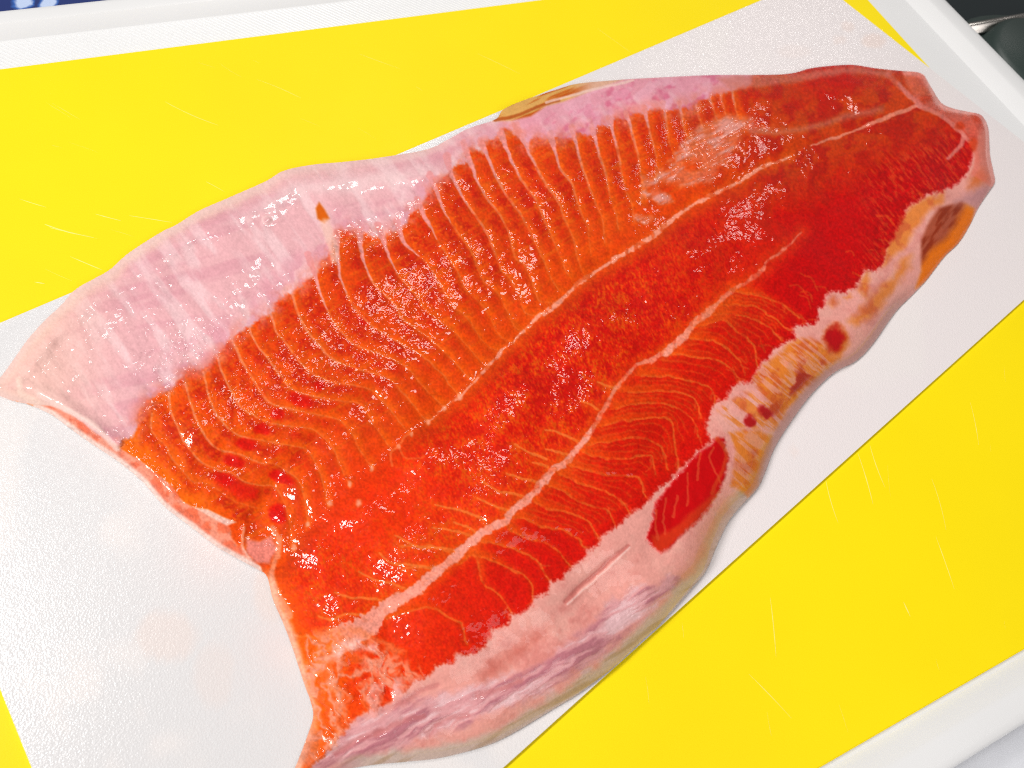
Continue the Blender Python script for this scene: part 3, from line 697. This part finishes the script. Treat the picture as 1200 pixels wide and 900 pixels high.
    # grain for the surface: granular flesh 1, smooth wall 0
    gr = (1-oval)*(.2+.8*sstep(-30, 6, d2))*np.clip(.25+.75*np.where(d1 > 0, gran*(1-.75*sstep(350, 250, X-.5*(Y-480))), sstep(760, 640, X-.4*(Y-400))*.9+.15), 0, 1)*(1-mem)*(1-dors*.8)*(1-cut)*(1-sheen2)
    R['grain'] = gr
    q2 = np.full((NY, NX), 1e9)
    P = densify(LINE2, False, 3.0); w, q, val, par, s_ = dist_line(P, 30, XW, YW); t_ = np.full((NY, NX), -9.); t_[w] = val*.5-q; R['in2'] = t_
    P = densify(LINE1, False, 3.0); w, q, val, par, s_ = dist_line(P, 30, XW, YW); t_ = np.full((NY, NX), -9.); t_[w] = val*.5-q; R['in1'] = t_
    return R
# ------------------------------------------------------------------ setting
MA = 0.64234527
MC = np.array([0.0254924, 0.16797271])
SA = 0.90290924 if False else math.radians(51.73288861879445)
SC = np.array([0.04046923, 0.17823972])
def frame(c, a):
    u = np.array([math.cos(a), math.sin(a)]); v = np.array([-math.sin(a), math.cos(a)])
    return lambda x, y, z: (c[0]+u[0]*x+v[0]*y, c[1]+u[1]*x+v[1]*y, z)
bf = frame(MC, MA); sf = frame(SC, SA)
Z_MAT = ZT-0.0015; Z_BOARD = Z_MAT-0.002; Z_RIM = Z_MAT+0.0022

def struct(o): o['kind'] = 'structure'; return o

# worktop
M, nt, B, N, L = new_mat("worktop")
nz = noise_node(nt, 60, 4)
rp = N.new("ShaderNodeValToRGB"); rp.color_ramp.elements[0].color = (.60, .62, .66, 1); rp.color_ramp.elements[1].color = (.72, .74, .78, 1)
tc = N.new("ShaderNodeTexCoord"); L.new(tc.outputs["Object"], nz.inputs["Vector"])
L.new(nz.outputs["Fac"], rp.inputs[0]); L.new(rp.outputs[0], B.inputs["Base Color"]); B.inputs["Roughness"].default_value = .35
w_ = mesh_from("worktop", [(-3, -3, 0), (3, -3, 0), (3, 3, 0), (-3, 3, 0)], [(0, 1, 2, 3)])
struct(obj("worktop", w_, M))

# white board with raised rim
def plastic(name, col, rough, bump=None, bscale=900, bstr=.05, spec=.5, coat=0):
    M, nt, B, N, L = new_mat(name)
    tc = N.new("ShaderNodeTexCoord")
    n1 = noise_node(nt, 14, 4, .6, tc.outputs["Object"]); mr = N.new("ShaderNodeMixRGB")
    mr.inputs[1].default_value = (*[c*.91 for c in col], 1); mr.inputs[2].default_value = (*[min(1, c*1.03) for c in col], 1)
    n0 = noise_node(nt, 4.5, 3, .6, tc.outputs["Object"]); ms = N.new("ShaderNodeMath"); ms.operation = 'MULTIPLY_ADD'; ms.inputs[1].default_value = 1.7
    L.new(n0.outputs["Fac"], ms.inputs[0]); m2 = N.new("ShaderNodeMath"); m2.operation = 'MULTIPLY_ADD'; m2.inputs[1].default_value = .5; m2.inputs[2].default_value = -.6
    L.new(n1.outputs["Fac"], m2.inputs[0]); L.new(m2.outputs[0], ms.inputs[2]); ms.use_clamp = True
    L.new(ms.outputs[0], mr.inputs[0]); L.new(mr.outputs[0], B.inputs["Base Color"])
    n3 = noise_node(nt, 40, 4, .6, tc.outputs["Object"]); mp = N.new("ShaderNodeMapRange")
    mp.inputs["To Min"].default_value = rough-.07; mp.inputs["To Max"].default_value = rough+.07
    L.new(n3.outputs["Fac"], mp.inputs["Value"]); L.new(mp.outputs[0], B.inputs["Roughness"])
    n2 = noise_node(nt, bscale, 2, .5, tc.outputs["Object"]); b = N.new("ShaderNodeBump")
    b.inputs["Strength"].default_value = bstr; b.inputs["Distance"].default_value = .0006
    L.new(n2.outputs["Fac"], b.inputs["Height"]); L.new(b.outputs[0], B.inputs["Normal"])
    B.inputs["Specular IOR Level"].default_value = spec; B.inputs["Coat Weight"].default_value = coat
    return M
WHITE = plastic("white_plastic", (.80, .81, .81), .42, bstr=.04)
board = thing("cutting_board", "white plastic cutting board with a raised rim under the yellow mat", "cutting board", (MC[0], MC[1], 0))
board.rotation_euler[2] = MA
def bloc(verts): return [(x, y, z) for x, y, z in verts]
BU0, BU1, BV0, BV1 = -.335, .3400, -.2170, .2392
# base slab
bm = bmesh.new()
bmesh.ops.create_cube(bm, size=1)
for v in bm.verts:
    v.co.x = (BU0+.004) if v.co.x < 0 else (BU1-.004); v.co.y = (BV0+.004) if v.co.y < 0 else (BV1-.004); v.co.z = .002 if v.co.z < 0 else Z_BOARD
obj("board_base", bm_mesh("board_base", bm), WHITE, board)
# rim: swept profile with mitred corners; the lower long side slopes gently, the others are a bead
def rim_mesh():
    prof = [(0, -.05), (.0005, .02), (.0055, .96), (.0068, 1.02), (.0085, 1.03), (.0115, 1.0), (.0138, .9), (.0152, .62), (.0160, .25), (.0160, -14.)]
    ws = dict(r=.0290, t=.0197, l=.022, b=.0175)
    rings = []
    inn = {'l': BU0+ws['l'], 'r': BU1-ws['r'], 'b': BV0+ws['b'], 't': BV1-ws['t']}
    for (o, z) in prof:
        f = o/.016
        x0 = inn['l']-f*ws['l']; x1 = inn['r']+f*ws['r']; y0 = inn['b']-f*ws['b']; y1 = inn['t']+f*ws['t']
        zz = Z_BOARD+(Z_RIM-Z_BOARD)*z if z > -5 else .001
        ring = []
        for (cx, cy, sx, sy, a0) in ((x1, y1, -1, -1, 0), (x0, y1, 1, -1, 90), (x0, y0, 1, 1, 180), (x1, y0, -1, 1, 270)):
            r = .006+f*.014
            for k in range(9):
                a = math.radians(a0+k*90/8)
                ring.append((cx+sx*r+r*math.cos(a), cy+sy*r+r*math.sin(a), zz))
        rings.append(ring)
    n = len(rings[0]); V = [p for r in rings for p in r]; F = []
    for i in range(len(rings)-1):
        for j in range(n):
            F.append((i*n+j, (i+1)*n+j, (i+1)*n+(j+1) % n, i*n+(j+1) % n))
    return mesh_from("raised_rim", V, F, True)
rim_o = obj("raised_rim", rim_mesh(), WHITE, board)
# fine slanting ribs moulded into the margin along the upper side: real ridges
def ribs():
    V = []; F = []
    y0, y1 = .1990, .2188
    x = BU0+.03
    while x < .300:
        dx = -(y1-y0)*.9
        hw = .0006
        i = len(V); hz = min(1., max(.25, (.02-x)/.2))*.00035+.00008
        V += [(x-hw, y0, Z_BOARD-.0002), (x, y0, Z_BOARD+hz), (x+hw, y0, Z_BOARD-.0002), (x+dx-hw, y1, Z_BOARD-.0002), (x+dx, y1, Z_BOARD+hz), (x+dx+hw, y1, Z_BOARD-.0002)]
        F += [(i, i+1, i+4, i+3), (i+1, i+2, i+5, i+4)]
        x += .0026
    return mesh_from("anti_slip_ribs", V, F)
rb = obj("anti_slip_ribs", ribs(), WHITE, board); rb['kind'] = 'stuff'

# yellow mat
YEL = plastic("yellow_plastic", (.955, .755, .004), .5, bstr=.05, bscale=1400, spec=.15)
mat_o = thing("cutting_mat", "bright yellow plastic cutting mat with pale knife scratches lying inside the white rim", "cutting mat", (MC[0], MC[1], 0))
mat_o.rotation_euler[2] = MA
bm = bmesh.new(); bmesh.ops.create_cube(bm, size=1)
for v in bm.verts:
    v.co.x *= .279*2; v.co.y *= .1977*2; v.co.z = Z_BOARD+.0003 if v.co.z < 0 else Z_MAT
bmesh.ops.bevel(bm, geom=[e for e in bm.edges], offset=.0005, segments=2, affect='EDGES')
obj("mat_sheet", bm_mesh("mat_sheet", bm, False), YEL, mat_o)
# knife scratches: raised burrs of paler plastic
SCR = plastic("scratched_plastic", (.98, .84, .16), .5, spec=.4)
def V2w(V):
    ca, sa = math.cos(SA), math.sin(SA)
    return SC[0]+ca*V[:, 0]-sa*V[:, 1], SC[1]+sa*V[:, 0]+ca*V[:, 1]
def to_board(P):
    d = np.stack([np.asarray(P[0])-MC[0], np.asarray(P[1])-MC[1]], -1); u = np.array([math.cos(MA), math.sin(MA)]); v = np.array([-math.sin(MA), math.cos(MA)])
    return d@u, d@v
scr = [((192,116),(255,144),1.3),((50,260),(88,272),2.2),((56,264),(108,276),1.6),((110,248),(140,256),1.6),((150,250),(200,258),1.5),((80,298),(118,314),1.3),((38,328),(50,330),1.6),
       ((1008,530),(1026,590),1.6),((1022,520),(1040,570),1.3),((1100,628),(1122,690),1.2),((970,560),(985,612),1.0),((1062,705),(1070,722),1.6),((905,700),(912,770),1.2),((300,90),(352,112),.9),((420,60),(470,78),.8),
       ((880,790),(930,842),1.0),((1095,560),(1112,620),1.0),((1140,470),(1150,520),1.1),((240,210),(262,222),1.0),((20,230),(52,240),1.0),((560,60),(610,84),.7),((700,30),(742,60),.6)]
for _ in range(34):
    a_ = (random.uniform(0, 560), random.uniform(60, 330)) if random.random() < .5 else (random.uniform(700, 1200), random.uniform(420, 880))
    L_ = random.uniform(8, 40); an = random.uniform(.2, .6) if a_[0] < 600 and a_[1] < 330 else random.uniform(1.0, 1.5)
    scr.append((a_, (a_[0]+L_*math.cos(an), a_[1]+L_*math.sin(an)), random.uniform(.2, .42)))
for a, b, wpx in scr:
    Pa, Pb = unproj(*a), unproj(*b); A2 = np.array(to_board(Pa)); B2 = np.array(to_board(Pb))
    d = B2-A2; n_ = np.array([-d[1], d[0]])/np.linalg.norm(d)
    K = 7; V = []; F = []
    bow = random.uniform(-.03, .03)*np.linalg.norm(d)
    for k in range(K):
        t = k/(K-1); c = A2+d*t+n_*bow*4*t*(1-t); hw = wpx*.00012*(math.sin(math.pi*min(max(t, .03), .97))**.6)*random.uniform(.6, 1.3)
        V += [(*(c-n_*hw), Z_MAT+.00003), (*c, Z_MAT+.00003+hw*.5), (*(c+n_*hw), Z_MAT+.00003)]
    for k in range(K-1):
        i = k*3; F += [(i, i+1, i+4, i+3), (i+1, i+2, i+5, i+4)]
    obj("scratch", mesh_from("scratch", V, F, True), SCR, mat_o)

# white foam sheet
def foam_material():
    M, nt, B, N, L = new_mat("white_foam")
    at = N.new("ShaderNodeAttribute"); at.attribute_name = "tint"
    L.new(at.outputs["Color"], B.inputs["Base Color"])
    tc = N.new("ShaderNodeTexCoord")
    n1 = noise_node(nt, 2400, 2, .6, tc.outputs["Object"]); n2 = noise_node(nt, 700, 2, .6, tc.outputs["Object"])
    vo = N.new("ShaderNodeTexVoronoi"); vo.inputs["Scale"].default_value = 1700; L.new(tc.outputs["Object"], vo.inputs["Vector"])
    ad = N.new("ShaderNodeMath"); ad.operation = 'ADD'; L.new(n1.outputs["Fac"], ad.inputs[0]); L.new(vo.outputs["Distance"], ad.inputs[1])
    a2 = N.new("ShaderNodeMath"); a2.operation = 'ADD'; L.new(ad.outputs[0], a2.inputs[0]); L.new(n2.outputs["Fac"], a2.inputs[1])
    b = N.new("ShaderNodeBump"); b.inputs["Strength"].default_value = .20; b.inputs["Distance"].default_value = .0004
    L.new(a2.outputs[0], b.inputs["Height"]); L.new(b.outputs[0], B.inputs["Normal"])
    B.inputs["Roughness"].default_value = .22; B.inputs["Specular IOR Level"].default_value = .7
    return M
FOAM = foam_material()
sheet = thing("foam_sheet", "thin white foam sheet with faint pinkish juice stains under the salmon", "foam sheet", (SC[0], SC[1], 0))
sheet.rotation_euler[2] = SA
SU, SV = .27141, .11731
def sheet_mesh():
    nu, nv = 260, 112
    xs = np.linspace(-SU, SU, nu); ys = np.linspace(-SV, SV, nv)
    XX, YY = np.meshgrid(xs, ys)
    V = np.stack([XX, YY, np.full_like(XX, ZT)], -1).reshape(-1, 3)
    idx = np.arange(nu*nv).reshape(nv, nu)
    F = np.stack([idx[:-1, :-1], idx[:-1, 1:], idx[1:, 1:], idx[1:, :-1]], -1).reshape(-1, 4)
    ring = list(idx[0, :])+list(idx[1:, -1])+list(idx[-1, -2::-1])+list(idx[-2:0:-1, 0])
    base = len(V); Vb = V[ring].copy(); Vb[:, 2] = ZT-.0012
    k = np.arange(len(ring)); F2 = np.stack([np.array(ring), base+k, base+(k+1) % len(ring), np.array(ring)[(k+1) % len(ring)]], -1)
    V = np.vstack([V, Vb]); F = np.vstack([F, F2])
    me = mesh_from("sheet", V, [tuple(int(i) for i in f) for f in F])
    # the far corner bends up over the rim
    ub = to_board(V2w(V)); lift = np.maximum(0, ub[0]-.3065)*.9; V[:, 2] += np.minimum(lift, .004)
    me.vertices.foreach_set('co', V.astype(np.float32).ravel()); me.update()
    # sheet tint: fall of light and glow painted in, then juice stains
    ca, sa = math.cos(SA), math.sin(SA)
    WX = SC[0]+ca*V[:, 0]-sa*V[:, 1]; WY = SC[1]+sa*V[:, 0]+ca*V[:, 1]
    d = np.stack([WX, WY, np.full_like(WX, ZT)-(ZT+H)], -1)
    zc = d@fw; px = 600+FPX*(d@rt)/zc; py = 450-FPX*(d@up)/zc
    nn = fbm(px/22, py/22, 301, 3)
    C = np.zeros((len(V), 3))+np.array([.74, .738, .742])
    lit_pink = sstep(450, 900, px); C += (np.array([.86, .79, .785])-C)*(lit_pink*.75)[:, None]  # dimmer light at left, brighter at right, put into the sheet colour
    C += (np.array([.84, .80, .78])-C)*(sstep(.5, .7, fbm(px/70, py/70, 311, 3))*.6)[:, None]
    nearf = np.exp(-np.maximum(0, np.minimum(np.hypot(px-250, py-650), np.hypot(px-330, py-760))-14)/34)  # pinkish glow beside the fillet, painted onto the sheet
    C += (np.array([.88, .72, .69])-C)*(nearf*.45)[:, None]
    for cx, cy, rx, ry, k in ((1022,47,16,9,.5),(992,30,9,6,.35),(982,46,10,6,.3),(930,60,22,8,.15),(195,745,40,30,.35),(250,790,26,40,.2),(1000,540,8,5,.2),(930,530,6,6,.25),(690,96,12,3,.3),(318,690,22,40,.35)):
        q = np.hypot((px-cx+(nn-.5)*12)/rx, (py-cy+(nn-.5)*8)/ry); C += (np.array([.86, .68, .60])-C)*(sstep(1.1, .75, q)*k)[:, None]
    ca_ = me.color_attributes.new("tint", 'FLOAT_COLOR', 'POINT')
    ca_.data.foreach_set("color", np.concatenate([C, np.ones((len(C), 1))], 1).astype(np.float32).ravel())
    return me
obj("sheet", sheet_mesh(), FOAM, sheet)

# ------------------------------------------------------------------ the fillet
R = compute_fillet()
hmm = R['h0']; sdm = R['sd']; outline = R['outline']; near = R['near']
keep = sdm > -0.62*GS
XV = X0.copy(); YV = Y0.copy()
# snap the outermost vertices to the outline
no = len(outline)
snap = keep & (sdm < .45*GS)
ii, jj = np.nonzero(snap)
for i, j in zip(ii, jj):
    k = near[i, j]; a = outline[k % no]; b = outline[(k+1) % no]; d = b-a
    t = min(1, max(0, ((X0[i, j]-a[0])*d[0]+(Y0[i, j]-a[1])*d[1])/(d@d+1e-9)))
    XV[i, j] = a[0]+d[0]*t; YV[i, j] = a[1]+d[1]*t
hm = np.maximum(hmm, .12)*1e-3
P3 = unproj(XV, YV, hm)
# smooth per-vertex normals from the full surface
dPx = np.gradient(P3, axis=1); dPy = np.gradient(P3, axis=0)
NN = np.cross(dPy, dPx); NN /= np.linalg.norm(NN, axis=-1, keepdims=True)+1e-12
NN = np.where(NN[..., 2:3] < 0, -NN, NN)
vid = -np.ones((NY, NX), int); vid[keep] = np.arange(keep.sum())
VP = P3[keep]; VN = NN[keep]
ALB = srgb(R['A'])*.93
VC = np.clip(ALB, .002, .93)[keep]; VG = R['grain'][keep]
q = keep[:-1, :-1] & keep[:-1, 1:] & keep[1:, 1:] & keep[1:, :-1]
QI, QJ = np.nonzero(q)
FQ = np.stack([vid[QI, QJ], vid[QI+1, QJ], vid[QI+1, QJ+1], vid[QI, QJ+1]], -1)
# which part each cell belongs to
LAB = np.zeros((NY, NX), int)
bel_ = R['d1'] > 0
LAB[bel_] = 100+np.clip(R['nb'][bel_], 0, 60)
nbt = R['nb'].max()
LAB[bel_ & (R['nb'] == nbt)] = 3                                   # tail flesh
back_ = ~bel_
LAB[back_] = 2                                                      # loin between the two lines
d_ = back_ & (R['d2'] < 0)
LAB[d_] = 200+R['nd'][d_]
LAB[d_ & (R['nd'] == R['nd'].max())] = 2
LAB[d_ & (R['nd'] == 0)] = 4
LAB[bel_ & (R['nb'] <= 1)] = 100
LAB[R['in1'] > 0] = 5
LAB[R['in2'] > 0] = 6
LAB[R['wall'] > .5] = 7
LAB[R['tailp'] > .5] = 3
LAB[R['dors'] > .5] = 8
LAB[R['oval'] > .5] = 9
LAB[R['mem'] > .5] = 10
LAB[R['fl2'] > .5] = 11
LAB[R['cut'] > .5] = 12
LAB[(R['edge'] > .5)] = 13
NAME = {2: "loin", 3: "tail_flesh", 4: "shoulder_flesh", 5: "lateral_line", 6: "fat_line", 7: "membrane_sheen", 8: "back_fat", 9: "muscle_flake", 10: "belly_wall", 11: "folded_flap", 12: "cut_face", 13: "skin"}
def tidy(LAB):
    """detached scraps of a flake go to the slivers"""
    seen = np.zeros(LAB.shape, bool); qm = np.zeros(LAB.shape, bool); qm[QI, QJ] = True
    for lab in np.unique(LAB[LAB >= 100]):
        cells = np.argwhere((LAB == lab) & qm); comps = []
        S_ = set(map(tuple, cells.tolist()))
        while S_:
            st = [S_.pop()]; comp = [st[0]]
            while st:
                i, j = st.pop()
                for nb_ in ((i+1, j), (i-1, j), (i, j+1), (i, j-1)):
                    if nb_ in S_: S_.remove(nb_); st.append(nb_); comp.append(nb_)
            comps.append(comp)
        comps.sort(key=len)
        for comp in comps[:-1]:
            a = np.array(comp); LAB[a[:, 0], a[:, 1]] = 1
tidy(LAB)
FL = LAB[QI, QJ]

def flesh_material():
    M, nt, B, N, L = new_mat("raw_salmon")
    at = N.new("ShaderNodeAttribute"); at.attribute_name = "tint"
    gr = N.new("ShaderNodeAttribute"); gr.attribute_name = "grain"
    L.new(at.outputs["Color"], B.inputs["Base Color"])
    tc = N.new("ShaderNodeTexCoord")
    n1 = noise_node(nt, 1150, 0, .5, tc.outputs["Object"]); n2 = noise_node(nt, 420, 1, .5, tc.outputs["Object"])
    mx = N.new("ShaderNodeMath"); mx.operation = 'MULTIPLY_ADD'; mx.inputs[1].default_value = 1.2
    L.new(n2.outputs["Fac"], mx.inputs[0]); L.new(n1.outputs["Fac"], mx.inputs[2])
    b = N.new("ShaderNodeBump"); b.inputs["Distance"].default_value = .0005
    st = N.new("ShaderNodeMapRange"); st.inputs["To Min"].default_value = .02; st.inputs["To Max"].default_value = .19
    L.new(gr.outputs["Fac"], st.inputs["Value"]); L.new(st.outputs[0], b.inputs["Strength"])
    L.new(mx.outputs[0], b.inputs["Height"])
    L.new(b.outputs[0], B.inputs["Coat Normal"])
    b2 = N.new("ShaderNodeBump"); b2.inputs["Distance"].default_value = .0004; b2.inputs["Strength"].default_value = .2
    L.new(mx.outputs[0], b2.inputs["Height"]); L.new(b2.outputs[0], B.inputs["Normal"])
    B.inputs["Roughness"].default_value = .5; B.inputs["Specular IOR Level"].default_value = .05
    B.inputs["Coat Weight"].default_value = .62; B.inputs["Coat Roughness"].default_value = .06; B.inputs["Coat IOR"].default_value = 1.33
    return M
FLESH = flesh_material()
fillet = thing("salmon_fillet", "raw orange-red salmon fillet lying skin side down on the white foam sheet", "salmon fillet", (float(VP[:, 0].mean()), float(VP[:, 1].mean()), ZT))
ORG = np.array(fillet.location)
fillet.location = ORG
def part_mesh(name, faces, V, Nn, Cc, Gg):
    us, inv = np.unique(faces.ravel(), return_inverse=True)
    f = inv.reshape(-1, 4).astype(np.int32)
    me = bpy.data.meshes.new(name)
    me.vertices.add(len(us)); me.vertices.foreach_set("co", (V[us]-ORG).astype(np.float32).ravel())
    me.loops.add(f.size); me.loops.foreach_set("vertex_index", f.ravel())
    me.polygons.add(len(f)); me.polygons.foreach_set("loop_start", np.arange(0, f.size, 4, dtype=np.int32))
    me.update(calc_edges=True)
    me.polygons.foreach_set("use_smooth", np.ones(len(f), bool))
    ca = me.color_attributes.new("tint", 'FLOAT_COLOR', 'POINT')
    ca.data.foreach_set("color", np.concatenate([Cc[us], np.ones((len(us), 1))], 1).astype(np.float32).ravel())
    ga = me.attributes.new("grain", 'FLOAT', 'POINT'); ga.data.foreach_set("value", Gg[us].astype(np.float32))
    me.normals_split_custom_set_from_vertices([tuple(v) for v in Nn[us]])
    return me
# drop the far sides down to the sheet: skirt under the rim
cnt = {}
for a, b in ((0, 1), (1, 2), (2, 3), (3, 0)):
    for e in zip(FQ[:, a], FQ[:, b]): cnt[e] = cnt.get(e, 0)+1
bedges = [e for e in cnt if (e[1], e[0]) not in cnt]
bv = sorted({v for e in bedges for v in e}); mp_ = {v: len(VP)+i for i, v in enumerate(bv)}
cen = VP.mean(0)
SK = VP[bv].copy(); SK[:, 2] = ZT-.00005
tov = cen[:2]-SK[:, :2]; tov /= np.linalg.norm(tov, axis=1, keepdims=True); SK[:, :2] += tov*.0008
VPa = np.vstack([VP, SK]); sn = np.zeros_like(SK); sn[:, :2] = -tov; VNa = np.vstack([VN, sn])
VCa = np.vstack([VC, VC[bv]*1.0]); VGa = np.concatenate([VG, np.zeros(len(bv))])
SKF = np.array([(e[1], e[0], mp_[e[0]], mp_[e[1]]) for e in bedges])
for lab in np.unique(FL):
    fs = FQ[FL == lab]
    if len(fs) < 150 or lab == 1: continue
    nm = NAME.get(int(lab), "muscle_flake")
    obj(nm, part_mesh(nm, fs, VPa, VNa, VCa, VGa), FLESH, fillet)
small = [l for l in np.unique(FL) if (FL == l).sum() < 150 or l == 1]
if small:
    so = obj("flesh_slivers", part_mesh("flesh_slivers", FQ[np.isin(FL, small)], VPa, VNa, VCa, VGa), FLESH, fillet); so['kind'] = 'stuff'
obj("under_edge", part_mesh("under_edge", SKF, VPa, VNa, VCa, VGa), FLESH, fillet)

# ------------------------------------------------------------------ droplets on the foam sheet
M, nt, B, N, L = new_mat("clear_liquid")
B.inputs["Base Color"].default_value = (.84, .79, .785, 1); B.inputs["Roughness"].default_value = .04; B.inputs["IOR"].default_value = 1.4
def droplet(px, py, rpx, label):
    P = unproj(px, py); dist = np.linalg.norm(P-np.array([0, 0, ZT+H])); r = rpx*dist/FPX
    bm = bmesh.new(); bmesh.ops.create_uvsphere(bm, u_segments=16, v_segments=10, radius=r)
    for v in bm.verts:
        v.co.z = max(v.co.z*.5, 0); a = math.atan2(v.co.y, v.co.x); k = 1+.12*math.sin(2*a+px); v.co.x *= k; v.co.y *= k
    o = obj("liquid_droplet", bm_mesh("liquid_droplet", bm, True), M); o.location = (P[0], P[1], ZT+.00002)
    tag(o, label, "droplet")
droplet(1143, 167, 3.4, "clear liquid droplet beside the tail end of the salmon, on the foam sheet")

# ------------------------------------------------------------------ things behind the board
# navy patterned cloth at the top left corner
def cloth():
    M, nt, B, N, L = new_mat("patterned_cloth")
    tc = N.new("ShaderNodeTexCoord")
    vo = N.new("ShaderNodeTexVoronoi"); vo.inputs["Scale"].default_value = 55; vo.feature = 'F1'; L.new(tc.outputs["Object"], vo.inputs["Vector"])
    nz = noise_node(nt, 90, 3, .6, tc.outputs["Object"])
    mu = N.new("ShaderNodeMath"); mu.operation = 'MULTIPLY_ADD'; mu.inputs[1].default_value = .5; L.new(nz.outputs["Fac"], mu.inputs[0]); L.new(vo.outputs["Distance"], mu.inputs[2])
    rp = N.new("ShaderNodeValToRGB"); e = rp.color_ramp.elements
    e[0].position = .44; e[0].color = (.45, .55, .75, 1); e[1].position = .60; e[1].color = (.005, .02, .13, 1)
    x = e.new(.52); x.color = (.02, .10, .38, 1)
    L.new(mu.outputs[0], rp.inputs[0]); L.new(rp.outputs[0], B.inputs["Base Color"]); B.inputs["Roughness"].default_value = .9
    nu, nv = 60, 40; V = []; F = []
    for j in range(nv):
        for i in range(nu):
            x_ = -.44+.34*i/(nu-1); y_ = .2475+.2*j/(nv-1)
            z_ = .005+.002*math.sin(x_*60+y_*25)+.0015*math.sin(y_*90-x_*30)+(.002 if j else 0)
            V.append((x_, y_, z_))
    for j in range(nv-1):
        for i in range(nu-1): F.append((j*nu+i, j*nu+i+1, (j+1)*nu+i+1, (j+1)*nu+i))
    o = obj("kitchen_cloth", mesh_from("kitchen_cloth", V, F, True), M); o.location = (MC[0], MC[1], 0); o.rotation_euler[2] = MA
    tag(o, "navy blue and white patterned kitchen cloth behind the white board's upper rim", "cloth")
cloth()
# dark hob with a pan support beyond the right end of the board
BLK, nt, B, N, L = new_mat("black_glass"); B.inputs["Base Color"].default_value = (.006, .012, .014, 1); B.inputs["Roughness"].default_value = .25
IRON, nt, B, N, L = new_mat("dark_enamel"); B.inputs["Base Color"].default_value = (.018, .032, .028, 1); B.inputs["Roughness"].default_value = .45
STEEL, nt, B, N, L = new_mat("brushed_steel"); B.inputs["Base Color"].default_value = (.45, .43, .40, 1); B.inputs["Metallic"].default_value = 1; B.inputs["Roughness"].default_value = .35
hob = thing("stove_hob", "dark stove hob with a round burner and steel strip beyond the board's right end", "hob", (MC[0], MC[1], 0))
hob.rotation_euler[2] = MA
bm = bmesh.new(); bmesh.ops.create_cube(bm, size=1)
for v in bm.verts: v.co.x = .352 if v.co.x < 0 else .95; v.co.y = -.25 if v.co.y < 0 else .45; v.co.z = .0005 if v.co.z < 0 else .008
bmesh.ops.bevel(bm, geom=list(bm.edges), offset=.003, segments=2, affect='EDGES')
obj("hob_plate", bm_mesh("hob_plate", bm), BLK, hob)
bm = bmesh.new()
BX, BY = to_board(unproj(1190, 76, .022-ZT)); BX += .040
SX, SY = to_board(unproj(1196, 24, .013-ZT))
profc = [(.0, .022), (.038, .022), (.043, .019), (.045, .012), (.058, .011), (.062, .0081)]
K = 40; V = []; F = []
for r, z in profc:
    for k in range(K): V.append((BX+r*math.cos(2*math.pi*k/K), BY+r*math.sin(2*math.pi*k/K), z))
for i in range(len(profc)-1):
    for k in range(K): F.append((i*K+k, (i+1)*K+k, (i+1)*K+(k+1) % K, i*K+(k+1) % K))
bm.free(); obj("burner", mesh_from("burner", V, F, True), IRON, hob)
bm = bmesh.new(); bmesh.ops.create_cube(bm, size=1)
for v in bm.verts: v.co.x = SX+v.co.x*.16; v.co.y = SY+v.co.y*.010; v.co.z = .013+v.co.z*.008
bmesh.ops.bevel(bm, geom=list(bm.edges), offset=.003, segments=3, affect='EDGES')
stp = obj("steel_strip", bm_mesh("steel_strip", bm, True), STEEL, hob)
